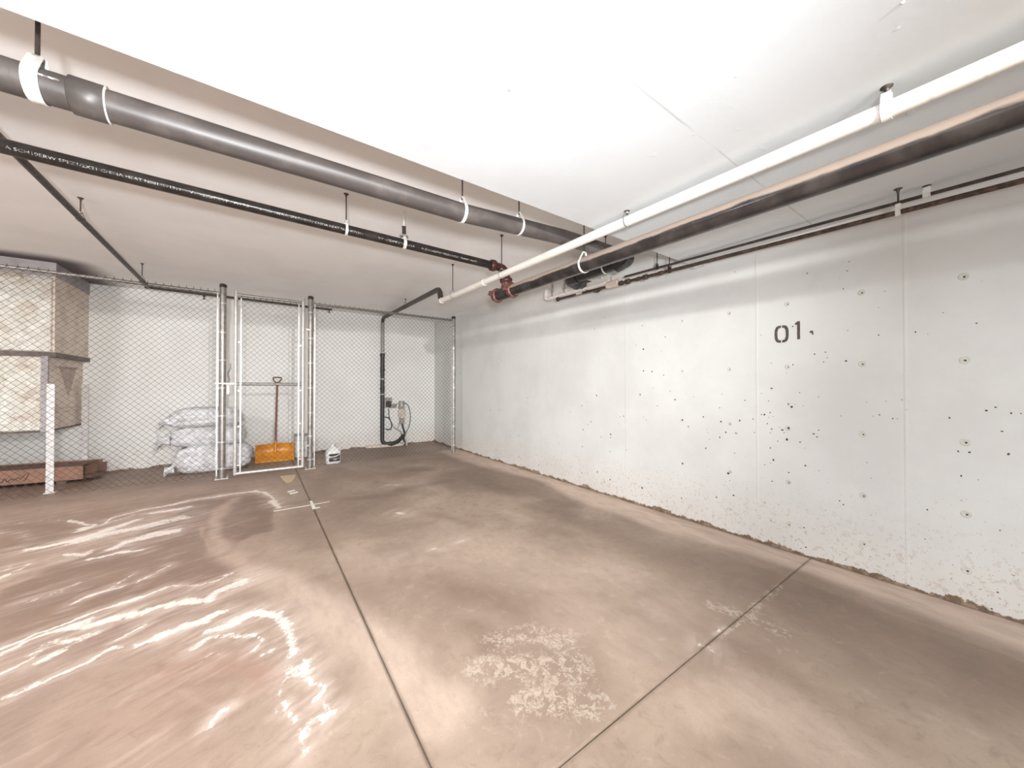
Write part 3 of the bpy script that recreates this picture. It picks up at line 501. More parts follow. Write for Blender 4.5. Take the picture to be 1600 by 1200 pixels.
PW = lambda y: Vector((1.95, y, 2.300+.0195*y))
tW = thing('white_sprinkler_pipe', 'white painted pipe running under the ceiling above the black main', 'pipe', PW(1))
part('pipe_body', MB().tube([PW(-3), PW(4.36)], .032, 20), 'white_pipe', tW)
for y in (3.28,):
    part('coupling', MB().tube([PW(y-.03), PW(y+.03)], .037, 16), 'white_pipe', tW)
part('pipe_end', MB().lathe(PW(4.34), (0, 1, 0), [(0, .038), (.05, .038), (.055, .02)], 14), 'white_pipe', tW)

tU = thing('olive_conduit', 'dark olive conduit rising off the white pipe and running to the back wall', 'pipe', (1.97, 5.5, 2.6))
part('pipe_body', MB().tube([(1.95, 4.38, 2.42), (1.95, 4.40, 2.50), (1.95, 4.44, 2.545), (1.955, 4.52, 2.56), (2.12, 7.60, 2.700), (2.12, 7.67, 2.68), (2.12, 7.70, 2.60)], [.036, .036, .034, .034, .034, .034, .034], 14), M['rusty'] if 0 else 'dark_steel', tU)

PD = [(-3.4, 2.06, 2.338), (-.68, 2.06, 2.355), (1.07, 2.06, 2.374), (1.95, 2.06, 2.432), (2.36, 2.06, 2.436), (2.72, 2.06, 2.436)]
tD = thing('drain_pipe', 'thickest black plastic drain pipe crossing the ceiling left to right, turning beside the wall', 'pipe', PD[2])
part('drain_leg', MB().tube([(2.80, 2.20, 2.436), (2.80, 2.75, 2.436)], .0585, 24), 'black_plastic', tD)
path = PD + [tuple(p) for p in arc((2.72, 2.14, 2.436), .08, -math.pi/2, 0, (1, 0, 0), (0, 1, 0), 6)][1:] + [(2.80, 2.80, 2.436)] + [tuple(p) for p in arc((2.88, 2.80, 2.436), .08, math.pi, math.pi/2, (1, 0, 0), (0, 1, 0), 6)][1:] + [(XR-.01, 2.88, 2.43)]
part('pipe_body', MB().tube(path, .057, 24), 'black_abs', tD)
part('coupling', MB().lathe((-.585, 2.06, 2.3565), (1, 0, 0.006), [(0, .058), (.004, .065), (.092, .065), (.096, .058)], 24), 'black_abs', tD)
part('glue_ring', MB().lathe((-.490, 2.06, 2.3572), (1, 0, 0.006), [(0, .060), (.001, .066), (.004, .066), (.005, .058)], 24), 'white_strap', tD, label='pale ring of dried glue')
part('elbow', MB().tube([(2.66, 2.06, 2.417), (2.72, 2.06, 2.436)]+[tuple(p) for p in arc((2.72, 2.14, 2.436), .08, -math.pi/2, 0, (1, 0, 0), (0, 1, 0), 6)][1:]+[(2.80, 2.22, 2.419)], .068, 20), 'black_plastic', tD)
part('elbow', MB().tube([(2.80, 2.72, 2.436), (2.80, 2.80, 2.436)]+[tuple(p) for p in arc((2.88, 2.80, 2.436), .08, math.pi, math.pi/2, (1, 0, 0), (0, 1, 0), 6)][1:]+[(2.96, 2.88, 2.426)], .068, 20), 'black_plastic', tD)
for u, ln in ((-.80, .10), (-.93, .08), (-.625, .055)): part('faded_print', MB().box((u, 2.0040, 2.364), (ln, .002, .006)), 'print_white', tD)

# branch line, lateral behind the fence
tB = thing('branch_pipe', 'thin brown branch pipe slanting back over the fence at the left', 'pipe', (-1.16, 4.5, 2.6))
part('pipe_body', MB().tube([(-1.16, 2.9, 2.618), (-1.16, 6.45, 2.535)], .021, 14), 'dark_steel', tB)
part('tee', MB().tube([(-1.16, 3.0, 2.50), (-1.16, 3.0, 2.60), (-1.16, 3.02, 2.618)], .025, 12), 'dark_steel', tB)
part('lateral', MB().tube([(-1.2, 6.46, 2.535), (.97, 6.46, 2.515)], .017, 12), 'dark_steel', tB)
for xx in (-.62, .93):
    part('sprinkler_head', MB().lathe((xx, 6.46, 2.515), (0, 0, -1), [(0, .012), (.02, .014), (.03, .008), (.05, .008), (.052, .022), (.055, .022)], 10), 'dark_steel', tB)

# lines along the right wall
PT = lambda y: Vector((3.01, y, 2.249+.0265*y))
tT = thing('wall_pipe', 'thin dark rusty pipe along the top of the right wall, capped at the far end', 'pipe', PT(1))
part('pipe_body', MB().tube([PT(-3), PT(3.26)], .0145, 12), 'rusty', tT)
part('cap', MB().lathe(PT(3.25), (0, 1, 0), [(0, .020), (.008, .026), (.03, .026), (.04, .018), (.045, 0)], 12), 'rusty', tT)
for y, r in ((1.86, .022), (2.02, .027), (2.10, .021), (2.22, .030), (2.30, .026)):
    part('rusty_joint', MB().lathe(PT(y), (0, 1, 0), [(0, r*.7), (.012, r), (.04, r*.95), (.055, r*.7)], 8), 'rusty', tT)
part('valve_body', MB().box(PT(2.43)+Vector((0, 0, .012)), (.07, .16, .062), bev=.012).cyl(PT(2.43)+Vector((0, 0, .03)), PT(2.43)+Vector((0, 0, .09)), .018, 10), 'duct_side', tT)
part('pipe_tag', MB().box(PT(2.90)-Vector((.015, 0, 0)), (.004, .09, .022)), 'lens', tT)
PC = lambda y: Vector((3.10, y, 2.345+.026*(y-.3)))
tC = thing('wall_conduit', 'slim grey conduit tucked under the ceiling just above the rusty wall pipe', 'conduit', PC(1))
part('pipe_body', MB().tube([PC(-3), PC(2.35)], .0105, 10), 'dark_steel', tC)
part('box_cover', MB().box((3.17, 1.62, 2.335), (.03, .10, .045)), 'white_strap', tC)

# light fixture by the drain elbow
tF = thing('tube_light_fixture', 'cream fluorescent fixture hung by the right wall beneath the drain elbow', 'light fixture', (3.10, 2.95, 2.40))
prof = [(-.055, .055), (.055, .055), (.055, .02), (.035, -.005), (-.035, -.005), (-.055, .02)]
q = MB().quadgrid([[(3.10+a, y, 2.375+b+.02*(y-2.5)) for a, b in prof] for y in (2.52, 3.50)], False); part('housing', q, 'lens', tF)
part('lamp_cover', MB().tube([(3.04, 2.56, 2.372), (3.04, 3.46, 2.392)], .016, 10), 'white_plastic', tF)
part('end_bracket', MB().box((3.09, 3.53, 2.46), (.13, .05, .15), bev=.01), 'white_metal', tF)
part('end_bracket', MB().box((3.08, 2.50, 2.40), (.09, .05, .07), bev=.01), 'white_metal', tF)
for y in (3.2, 3.42): part('hanger_strap', MB().box((3.05, y, 2.56), (.012, .03, .34)), 'zinc', tF)
part('hook', MB().tube([(3.06, 2.62, 2.40), (3.06, 2.62, 2.44), (3.05, 2.60, 2.46)], .012, 8), 'white_metal', tF)

# ------------------------------------------------------------------ pipe hangers (each a thing)
def hanger(label, c, axis, r, ztop, mat='zinc', strap='white_strap', width=.018, plate=True, rod=.0045, loop=True):
    c = Vector(c); a = Vector(axis).normalized(); side = a.cross(Vector((0, 0, 1))).normalized()
    t = thing('pipe_hanger', label, 'hanger', (c.x, c.y, c.z), 'hangers holding the ceiling pipes')
    rr = r+.003; up = Vector((0, 0, 1)); apex = rr+max(.028, r*.7)
    # strap: U round the pipe closing to an apex
    pts = []
    for k in range(0, 21):
        an = R(-220+260*k/20) if True else 0
        pts.append((math.cos(an)*rr, math.sin(an)*rr))
    pts = [(-.010, apex)]+pts+[(.010, apex)]
    th = .003; n = len(pts); rings = []
    for (u, v) in pts:
        L = math.hypot(u, v); ou, ov = u*(1+th/L), v*(1+th/L)
        P = lambda uu, vv, s: c+side*uu+up*vv+a*s*width/2
        rings.append([P(u, v, -1), P(ou, ov, -1), P(ou, ov, 1), P(u, v, 1)])
    part('strap', MB().quadgrid(rings, False), strap, t)
    z0 = c.z+apex
    part('rod', MB().cyl((c.x, c.y, z0-.012), (c.x, c.y, ztop), rod, 8), 'dark_steel', t)
    part('nut', MB().lathe((c.x, c.y, z0-.012), (0, 0, 1), [(0, rod*2.4), (.012, rod*2.4)], 6), mat, t)
    if plate: part('ceiling_plate', MB().lathe((c.x, c.y, ztop), (0, 0, -1), [(0, .019), (.003, .018), (.008, .008), (.02, .007)], 12), 'dark_steel', t)
    return t
hanger('wide white strap hanger on the thick drain pipe at the far left', (-.666, 2.06, 2.355), (1, 0, 0), .057, ZC, width=.04, rod=.007)
hanger('white strap hanger on the drain pipe where its rod meets the slab edge', (1.066, 2.06, 2.374), (1, 0, 0), .057, ZC, width=.02)
hanger('narrow hanger on the drain pipe just left of the white pipe', (1.52, 2.06, 2.404), (1, 0, 0), .057, ZC, width=.016)
hanger('hanger on the lettered black pipe with a bare rod and round ceiling plate', (.547, 3.0, P2(.547).z), (1, 0, 0), .038, ZC)
o = hanger('short stubby hanger with a thick collar on the lettered black pipe', (1.00, 3.0, P2(1.0).z), (1, 0, 0), .038, P2(1.0).z+.145, rod=.016, width=.026)
part('threaded_stub', MB().cyl((1.00, 3.0, P2(1.0).z+.14), (1.00, 3.0, ZC), .007, 8), 'white_strap', o)
hanger('thin rod hanger carrying the white pipe beside the red neck', (1.95, 2.93, PW(2.93).z), (0, 1, 0), .032, ZC, width=.008, strap='zinc')
hanger('thin rod hanger near the far end of the white pipe', (1.93, 3.98, PW(3.98).z), (0, 1, 0), .032, ZC, width=.008, strap='zinc')
hanger('small dark hanger midway along the white pipe under the slab', (1.95, 1.46, PW(1.46).z), (0, 1, 0), .032, ZS, width=.008, strap='zinc')
hanger('white strap hanger on the white pipe nearest the right edge', (1.95, .28, PW(.28).z), (0, 1, 0), .032, ZS, width=.028)
hanger('white loop hanger round the black main in front of the drain pipe', (2.05, 1.93, PM(1.93).z), (0, 1, 0), .057, ZC, width=.016)
hanger('ring hanger with ceiling plate on the brown branch pipe', (-1.16, 4.28, 2.586), (0, 1, 0), .021, ZC, width=.006, strap='dark_steel')
hanger('small ring hanger of the branch pipe just over the fence rail', (-1.16, 6.12, 2.545), (0, 1, 0), .021, ZC, width=.006, strap='dark_steel')
hanger('white hanger on the rusty wall pipe below its ceiling plate', (3.01, .39, PT(.39).z), (0, 1, 0), .0145, ZS, width=.022)
hanger('dark looped hanger on the rusty wall pipe by the slab corner', (3.01, 1.80, PT(1.80).z), (0, 1, 0), .0145, ZC, width=.02, strap='dark_steel')
hanger('thin rod hanger on the conduit next to the drain elbow', (3.10, 1.98, PC(1.98).z), (0, 1, 0), .0105, ZC, width=.014, strap='dark_steel')
hanger('short clip hanger on the conduit nearest the right edge', (3.10, .29, PC(.29).z), (0, 1, 0), .0105, ZS, width=.03)
hanger('white strap hanger on the drain pipe leg beside the elbow', (2.80, 2.35, 2.436), (0, 1, 0), .057, ZC, width=.016)
hanger('small hanger on the olive conduit near the fence', (2.03, 6.0, 2.627), (0, 1, 0), .034, ZC, width=.01, strap='dark_steel', rod=.004)

# ------------------------------------------------------------------ chain link fence and gate
YFN = 6.30
def chain(x0, x1, z0, z1, y, p=.0359, r=.0026):
    nx = int(round((x1-x0)/p)); p = (x1-x0)/nx; nz = int(round((z1-z0)/p)); V = []; F = []
    for k in range(nx):
        b = len(V)
        for j in range(nz+1):
            odd = (j+k) % 2; x = x0+(k+odd)*p; z = z0+j*p; yo = y+(.0018 if odd else -.0018)
            for q in range(4):
                an = math.pi/4+q*math.pi/2; V.append((x+math.cos(an)*r, yo+math.sin(an)*r, z))
        for j in range(nz):
            for q in range(4):
                q2 = (q+1) % 4; F.append((b+j*4+q, b+j*4+q2, b+j*4+4+q2, b+j*4+4+q))
        if k % 2 == 1:  # twisted barb above the selvage
            pass
    m = MB(); m.v = V; m.f = F; m.s = [True]*len(F)
    zt_ = z0+nz*p
    for k in range(nx+1):
        if (nz+k) % 2 == 0:
            x = x0+k*p; m.tube([(x-.006, y, zt_-.004), (x+.003, y, zt_+.010), (x-.002, y, zt_+.026)], r, 4)
    return m
def clamp(m, x, y, z, r, dx):
    m.lathe((x, y, z-.009), (0, 0, 1), [(0, r+.003), (.018, r+.003)], 14); m.box((x+dx*.5, y-.004, z), (abs(dx), .010, .018))
    m.cyl((x+dx*.85, y-.022, z), (x+dx*.85, y+.018, z), .005, 6)
fence = thing('chain_link_fence', 'galvanised chain link storage fence with round posts across the far bay', 'fence', (.6, YFN, 0))
posts = [(-.405, 2.658, .0375), (.650, 2.645, .0365), (3.075, 2.61, .036), (-3.3, 2.65, .0375)]
for x, h, r in posts:
    o = part('post', MB().lathe((x, YFN, 0), (0, 0, 1), [(0, r), (h, r)], 20), 'post_zinc', fence, loc=(x, YFN, 0))
    part('post_cap', MB().lathe((x, YFN, h-.04), (0, 0, 1), [(0, r+.003), (.04, r+.003), (.052, r*.7), (.055, 0)], 20), 'dark_steel', o, loc=(x, YFN, h))
    if x < 3:
        b = MB().box((x, YFN, .005), (.15, .13, .010))
        for sx in (-1, 1):
            for sy in (-1, 1): b.lathe((x+sx*.06, YFN+sy*.05, .008), (0, 0, 1), [(0, .010), (.012, .010), (.013, .005), (.03, .005)], 6)
        part('base_plate', b, 'zinc', o, loc=(x, YFN, 0))
ZR = 2.555
rails = [((-3.3, 2.572), (-.44, 2.545), 'left'), ((.69, 2.548), (3.05, 2.553), 'right')]
for a, b, nm in rails:
    part('top_rail', MB().cyl((a[0], YFN, a[1]-.01), (b[0], YFN, b[1]-.01), .0205, 14), 'post_zinc', fence)
part('chain_link_mesh', chain(-3.3, -.455, .035, 2.565, YFN-.024), 'wire', fence, kind='stuff')
part('chain_link_mesh', chain(.70, 3.035, .035, 2.565, YFN-.024), 'wire', fence, kind='stuff')
for x, px, s in ((-.462, -.405, -1), (.705, .650, 1), (3.03, 3.075, -1)):
    part('tension_bar', MB().box((x, YFN-.022, 1.29), (.016, .006, 2.50)), 'frame_zinc', fence)
    for z in (2.40, 2.0, 1.62, 1.24, .86, .50, .14):
        m = MB(); clamp(m, px, YFN, z, .0375, x-px); part('tension_band', m, 'frame_zinc', fence, loc=(px, YFN, z))
# short return rail at the wall
gate = thing('chain_link_gate', 'narrow chain link gate with pale tube frame and middle rail', 'gate', (.143, YFN, 0))
gx0, gx1 = -.264, .550
part('stile', MB().tube([(gx0, YFN, .025), (gx0, YFN, 2.60)], .0225, 16), 'frame_zinc', gate)
part('stile', MB().tube([(gx1, YFN, .035), (gx1, YFN, 2.615)], .0225, 16), 'frame_zinc', gate)
for z, nm in ((2.545, 'top_rail'), (1.295, 'middle_rail'), (.045, 'bottom_rail')):
    part(nm, MB().cyl((gx0, YFN, z), (gx1, YFN, z), .019 if z > .1 else .021, 14), 'post_zinc' if z > 1 else 'frame_zinc', gate)
part('chain_link_mesh', chain(gx0+.06, gx1-.06, .10, 2.51, YFN-.024), 'wire', gate, kind='stuff')
for x, px in ((gx0+.058, gx0), (gx1-.058, gx1)):
    part('tension_bar', MB().box((x, YFN-.022, 1.27), (.016, .006, 2.46)), 'frame_zinc', gate)
    for z in (2.42, 1.88, 1.20, .70, .16):
        m = MB(); clamp(m, px, YFN, z, .0225, x-px); part('tension_band', m, 'frame_zinc', gate, loc=(px, YFN, z))
for z in (2.13, .36):
    m = MB().lathe((.650, YFN, z-.02), (0, 0, 1), [(0, .042), (.04, .042)], 14); m.cyl((gx1, YFN-.01, z), (.70, YFN-.055, z-.01), .007, 8); m.box((.61, YFN-.03, z), (.06, .03, .03))
    part('hinge', m, 'post_zinc', gate, loc=(.62, YFN, z))
m = MB().box((-.335, YFN-.03, 1.30), (.12, .012, .02)).box((-.40, YFN-.045, 1.30), (.16, .012, .012)).box((-.345, YFN-.02, 1.22), (.025, .015, .12))
part('latch', m, 'zinc', gate, loc=(-.335, YFN, 1.3))
m = MB()
for k in range(11):
    c = Vector((-.345+.012*math.sin(k*.9)+k*.002, YFN-.03, 1.30+k*.026)); e = k % 2
    m.tube([c+Vector((math.cos(a_)*.008*(1-e), math.cos(a_)*.008*e, math.sin(a_)*.017)) for a_ in [i*2*math.pi/10 for i in range(10)]], .0026, 5, closed=True)
part('latch_chain', m, 'dark_steel', gate, loc=(-.345, YFN, 1.4))

# ------------------------------------------------------------------ duct in the corner
duct = thing('ventilation_duct', 'big boxy air duct with quilted white front and beige side behind the fence', 'duct', (-2.9, 7.2, 0))
DX, DY0 = -2.01, 6.70
part('upper_casing', MB().box(((DX-4.0)/2, (DY0+YB)/2, (1.66+ZC)/2), (4.0+DX, YB-DY0, ZC-1.66)), 'duct_side', duct)
part('head_band', MB().box(((DX+.006-4.0)/2, (DY0+YB)/2-.004, 2.665), (4.0+DX+.012, YB-DY0+.004, .165)), 'duct_head', duct)
part('insulation_panel', MB().box(((DX-.02-4.0)/2, DY0-.012, 2.125), (4.0+DX-.02, .03, .90), bev=.008), 'quilt', duct)
part('flange', MB().box(((DX+.012-4.0)/2, (DY0+YB)/2-.015, 1.64), (4.0+DX+.024, YB-DY0+.03, .055)), 'duct_flange', duct)
part('lower_casing', MB().box(((DX-.05-4.0)/2, (DY0+YB)/2, (.717+1.62)/2), (4.0+DX-.05, YB-DY0, 1.62-.717)), 'duct_side', duct)
part('insulation_panel', MB().box(((DX-.09-4.0)/2, DY0-.012, 1.175), (4.0+DX-.09, .03, .87), bev=.008), 'quilt', duct)
part('corner_trim', MB().box((DX-.065, DY0-.015, 1.17), (.05, .034, .90)), 'duct_head', duct)
part('triangular_patch', MB().prism([(6.98, 1.52), (7.52, 1.52), (7.27, 1.12)], 0, .004, lambda u, v, w_: (DX-.05+w_, u, v)), 'patch', duct)
for z in (1.50, .98, .93):
    part('seam', MB().box((DX-.049, (DY0+YB)/2, z), (.006, YB-DY0-.04, .006)), 'patch', duct)
part('bottom_edge', MB().box(((DX-.046-4.0)/2, (DY0+YB)/2-.006, .725), (4.0+DX-.046+.01, YB-DY0+.008, .02)), 'duct_flange', duct)

for (x, y, lab) in ((-2.005, 6.60, 'white steel angle upright in front of the duct corner, nearest the fence'), (-1.985, 7.55, 'white steel angle upright behind the cardboard box by the back wall')):
    m = MB().box((x, y, .645), (.062, .006, 1.29)).box((x-.028, y+.028, .645), (.006, .056, 1.29))
    o = thing('angle_upright', lab, 'upright', (x, y, 0), 'white angle uprights by the duct'); part('angle_bar', m, 'white_metal', o)
    part('foot', MB().box((x, y+.02, .004), (.09, .09, .008)), 'white_metal', o)

# ------------------------------------------------------------------ cardboard box on the floor
ang = R(-9); cb = thing('cardboard_box', 'long low brown cardboard carton with an open end and black scribble on its side', 'box', (-2.0, 7.1, 0))
rot = Matrix.Rotation(ang, 3, 'Z'); corner = Vector((-1.874, 7.08, .045))
def cbp(u, v, w_): return corner+rot @ Vector((u, v, w_))     # u along box (negative to the left), v depth
Lb, Db, Hb = 1.55, .40, .175
def slab(u0, u1, v0, v1, w0, w1): 
    c = cbp((u0+u1)/2, (v0+v1)/2, (w0+w1)/2); return MB().box(c, (u1-u0, v1-v0, w1-w0), rot)
part('side_panel', slab(-Lb, 0, 0, .006, 0, Hb), 'cardboard', cb)
part('back_panel', slab(-Lb, .02, Db-.006, Db, 0, Hb+.02), 'cardboard', cb)
part('bottom_panel', slab(-Lb, 0, 0, Db, 0, .006), 'cardboard', cb)
part('top_panel', slab(-Lb, -.02, 0, Db, Hb, Hb+.006), 'cardboard_in', cb)
part('end_panel', slab(-Lb, -Lb+.006, 0, Db, 0, Hb), 'cardboard', cb)
part('flap', MB().box(cbp(.035, Db-.05, Hb*.55), (.09, .006, .12), Matrix.Rotation(ang+R(40), 3, 'Z')), 'cardboard_in', cb)
part('flap', MB().box(cbp(.03, Db*.5, .02), (.08, Db-.06, .006), rot @ Matrix.Rotation(R(28), 3, 'Y')), 'cardboard_in', cb)
part('flap', MB().box(cbp(-.07, .1, Hb*.45), (.006, .16, .13), rot @ Matrix.Rotation(R(12), 3, 'Y')), 'cardboard_in', cb)
m = MB(); pts = []
for k in range(70):
    u = -1.22+k*.0098; pts.append(cbp(u, -.001, .075+.018*math.sin(k*1.15)*(1+.6*math.sin(k*.37))+.02*math.sin(k*.09)))
pts += [cbp(-.50, -.001, .12), cbp(-.47, -.001, .135), cbp(-.50, -.001, .05), cbp(-.52, -.001, .035)]
m.tube(pts, .0035, 4)
m.tube([cbp(-1.1, -.001, .135), cbp(-1.0, -.001, .139), cbp(-.92, -.001, .133)], .003, 4); m.tube([cbp(-.86, -.001, .137), cbp(-.80, -.001, .139)], .003, 4)
part('handwriting', m, 'ink', cb, label='illegible black handwriting')
for k, u in enumerate((-1.3, -.2)):
    c = cbp(u, Db/2, -.022); o = part('wood_block', MB().box(c, (.09, Db-.03, .044), rot), 'lumber', None, loc=(c.x, c.y, 0),
        label=('dark wood block under the open right end of the cardboard carton', 'dark wood block under the left part of the cardboard carton')[1-k], cat='block', group='wood blocks under the carton')

# ------------------------------------------------------------------ stacked sacks
def sack(label, c, d, seed, yaw=0, tail=None, sag=.0, pointy=.0):
    c = Vector(c); t = thing('white_sack', label, 'bag', (c.x, c.y, c.z-d[2]/2), 'white sacks stacked inside the fence')
    nu, nv = 56, 28; V = []; rt = Matrix.Rotation(yaw, 3, 'Z')
    def spow(a, e): return math.copysign(abs(a)**e, a)
    m = MB(); rings = []
    for i in range(nv+1):
        th = -math.pi/2+math.pi*i/nv; ring = []
        for j in range(nu):
            ph = 2*math.pi*j/nu
            x = spow(math.cos(th), .40)*spow(math.cos(ph), .40); y = spow(math.cos(th), .42)*spow(math.sin(ph), .42); z = spow(math.sin(th), .75)
            p = Vector((x*d[0]/2, y*d[1]/2, z*d[2]/2))
            n1 = noise.noise(Vector((x*1.9+seed, y*1.9, z*1.3)))*.05; n2 = abs(noise.noise(Vector((x*5+seed, y*4, z*3+seed))))*-.035
            n3 = noise.noise(Vector((x*9, y*9+seed, z*6)))*.012-abs(noise.noise(Vector((x*3+z*4+seed*2, y*2, z*7-x*2))))*.085
            k = 1+(n1+n2+n3)*2.2
            p = Vector((p.x*(1+(n1+n3)*.8), p.y*k, p.z*(1+(n1*1.6+n2*1.4+n3*2)*(1 if z > 0 else .15))))
            p.z += sag*(x*x)*(1 if z > 0 else .4)*-1
            ring.append(c+rt @ p)
        rings.append(ring)
    m.quadgrid(rings, True, True, (True, True)); part('sack_body', m, 'sack', t)
    if tail:
        for s, z, ln, rr in tail:
            b = c+rt @ Vector((s*d[0]/2*.93, -d[1]*.25, z)); q = MB(); rg = []
            for i in range(7):
                f = i/6; cc = b+rt @ Vector((s*ln*f, -.04*f, -.05*f*f)); r0 = rr*(1-.8*f if f < .55 else .56-.0*f+.5*(f-.55)*2)
                rg.append([cc+Vector((0, math.cos(a)*r0*1.1*(1+.25*math.sin(a*5)), math.sin(a)*r0*(1+.25*math.cos(a*4+i)))) for a in [k*2*math.pi/16 for k in range(16)]])
            q.quadgrid(rg, True); part('gathered_neck', q, 'sack', t)
    return t
sack('bulging white sack at the bottom of the stack behind the gate post', (-.54, 7.06, .205), (.92, .60, .42), 3.1, R(2), [(-1, -.10, .10, .07)], .02)
sack('creased white sack in the middle of the stack of three', (-.60, 7.08, .535), (.88, .57, .31), 8.7, R(-3), [(-1, -.02, .13, .085)], .03)
sack('flat grey-white sack lying on top of the stack of three', (-.62, 7.06, .81), (.86, .55, .30), 5.3, R(1), [(-1, -.03, .10, .065)], .04)

# ------------------------------------------------------------------ snow shovel
sh = thing('snow_shovel', 'orange-yellow snow shovel with a D-grip standing behind the gate', 'shovel', (.24, 7.2, 0))
prof = []
rings = []
n = 14
for k in range(n+1):                                  # section from bottom edge to top, curved scoop (concave towards the camera)
    f = k/n; z = .012+.285*f; y = 7.20+.075*math.sin(f*math.pi)*.9+.10*f
    xs = [-.04, -.02, .03, .12, .24, .36, .45, .49, .505]
    row = []
    for x in xs:
        cr = .016*math.cos((x-.235)*2*math.pi/.09)*.0
        edge = (abs(x-.2325)/.2725)**6*-.05
        row.append((x, y+edge, z + (0 if k < n else -.012*abs(x-.23)/.27)))
    rings.append(row)
m = MB(); thk = .006
for dy in (0, thk):
    b = len(m.v); w_ = 9
    for row in rings: m.v += [(p[0], p[1]+dy, p[2]) for p in row]
    for i in range(n):
        for j in range(w_-1): m.f.append((b+i*w_+j, b+i*w_+j+1, b+(i+1)*w_+j+1, b+(i+1)*w_+j)); m.s.append(True)
part('scoop', m, 'yellow', sh)
for k in range(7): 
    x = .02+k*.07
    part('stiffening_rib', MB().tube([(x, 7.205+.0675*math.sin(f*math.pi)+.10*f+(abs(x-.2325)/.2725)**6*-.05, .012+.285*f) for f in (.15, .3, .5, .7, .85)], .005, 6), 'yellow', sh)
part('wear_strip', MB().box((.2325, 7.193, .014), (.53, .008, .022)), 'yellow', sh)
part('shaft', MB().tube([(.236, 7.27, .20), (.240, 7.31, .34), (.268, 7.57, 1.34)], [.017, .017, .015], 12), 'handle', sh)
part('socket', MB().tube([(.236, 7.262, .15), (.240, 7.305, .33)], .023, 12), 'yellow', sh)
c = Vector((.269, 7.585, 1.385))
part('grip', MB().tube([c+Vector((0, -.01, -.06)), c+Vector((-.035, 0, -.035)), c+Vector((-.062, .005, .005)), c+Vector((-.062, .01, .03)), c+Vector((-.05, .01, .04)), c+Vector((.05, .01, .04)), c+Vector((.062, .01, .03)), c+Vector((.062, .005, .005)), c+Vector((.035, 0, -.035)), c+Vector((0, -.01, -.06))], .011, 8), 'grip', sh)

# ------------------------------------------------------------------ tall white jug and small jug
jg = thing('white_drum', 'tall white plastic drum with a black emblem standing behind the gate hinge post', 'drum', (.62, 7.38, 0))
m = MB().box((.62, 7.38, .20), (.20, .20, .40), bev=.02); part('drum_body', m, 'white_plastic', jg)
part('rim', MB().box((.62, 7.38, .405), (.215, .215, .02), bev=.006), 'grey_plastic', jg)
for z in (.37, .34, .31): part('rib', MB().box((.62, 7.38, z), (.208, .208, .008)), 'grey_plastic', jg)
part('emblem', MB().prism([(.60+.035*math.cos(a), .14+.035*math.sin(a)) for a in [k*math.pi/6 for k in range(12)]], 0, .002, lambda u, v, w_: (u+.035, 7.278-w_, v)), 'label_black', jg)
part('emblem_mark', MB().prism([(.63, .12), (.65, .125), (.655, .155), (.635, .165), (.64, .14)], 0, .003, lambda u, v, w_: (u, 7.277-w_, v)), 'white_plastic', jg)

jb = thing('white_jug', 'small white plastic jug with a black label just behind the fence', 'jug', (1.0, 6.50, 0))
prof = []
rings = []
for z, sx, sy in ((0, .085, .055), (.012, .108, .072), (.03, .112, .075), (.19, .112, .075), (.225, .095, .062), (.255, .060, .045), (.275, .030, .028), (.30, .026, .026)):
    rings.append([(1.0+math.copysign(abs(math.cos(a))**.5, math.cos(a))*sx, 6.50+math.copysign(abs(math.sin(a))**.5, math.sin(a))*sy, z) for a in [k*2*math.pi/28 for k in range(28)]])
part('jug_body', MB().quadgrid(rings, True), 'white_plastic', jb)
part('cap', MB().lathe((1.0, 6.50, .298), (0, 0, 1), [(0, .030), (.025, .030), (.028, .026)], 14), 'white_plastic', jb)
part('jug_handle', MB().tube([(1.10, 6.50, .16), (1.115, 6.50, .22), (1.06, 6.50, .262)], .012, 8), 'white_plastic', jb)
fr = 6.50-.0765
lab = part('label_panel', MB().box((1.012, fr, .105), (.165, .002, .125)), 'label_black', jb)
part('label_swoosh', MB().prism([(.93, .135), (1.0, .125), (1.05, .14), (1.095, .165), (1.095, .15), (1.03, .115), (.93, .112)], 0, .0015, lambda u, v, w_: (u, fr-.0012-w_, v)), 'white_plastic', lab)
part('label_emblem', MB().prism([(1.02+.028*math.cos(a), .078+.016*math.sin(a)) for a in [k*math.pi/6 for k in range(12)]], 0, .0015, lambda u, v, w_: (u, fr-.0012-w_, v)), 'label_grey', lab)
part('label_band', MB().prism([(.93, .098), (1.095, .092), (1.095, .086), (.93, .090)], 0, .0015, lambda u, v, w_: (u, fr-.0012-w_, v)), 'label_grey', lab)
part('spout_tube', MB().box((.925, fr-.002, .11), (.012, .006, .15)), 'white_plastic', jb)

# ------------------------------------------------------------------ services on the back wall
rs = thing('riser_pipe', 'vertical pipe on the back wall, grey above and black below, bending along the floor', 'pipe', (2.12, 7.69, 0))
part('upper_pipe', MB().tube([(2.12, 7.70, 2.60), (2.12, 7.70, 1.93)], .037, 14), 'grey_plastic', rs)
part('lower_pipe', MB().tube([(2.12, 7.70, 1.93), (2.12, 7.70, .16), (2.13, 7.69, .10), (2.17, 7.68, .065), (2.24, 7.66, .055), (2.34, 7.64, .06), (2.44, 7.65, .10), (2.52, 7.67, .16), (2.56, 7.68, .22)], .042, 14), 'black_plastic', rs)
for z in (1.93, 1.62, 1.22): part('band', MB().lathe((2.12, 7.70, z-.03), (0, 0, 1), [(0, .048), (.008, .050), (.05, .050), (.058, .048)], 14), 'black_plastic', rs)
for z in (1.97, 1.42, 1.10): part('wall_clip', MB().box((2.12, 7.66, z), (.10, .01, .022)), 'zinc', rs)
part('elbow_collar', MB().lathe((2.26, 7.655, .057), (1, -.1, 0), [(0, .05), (.05, .05)], 12), 'black_plastic', rs)
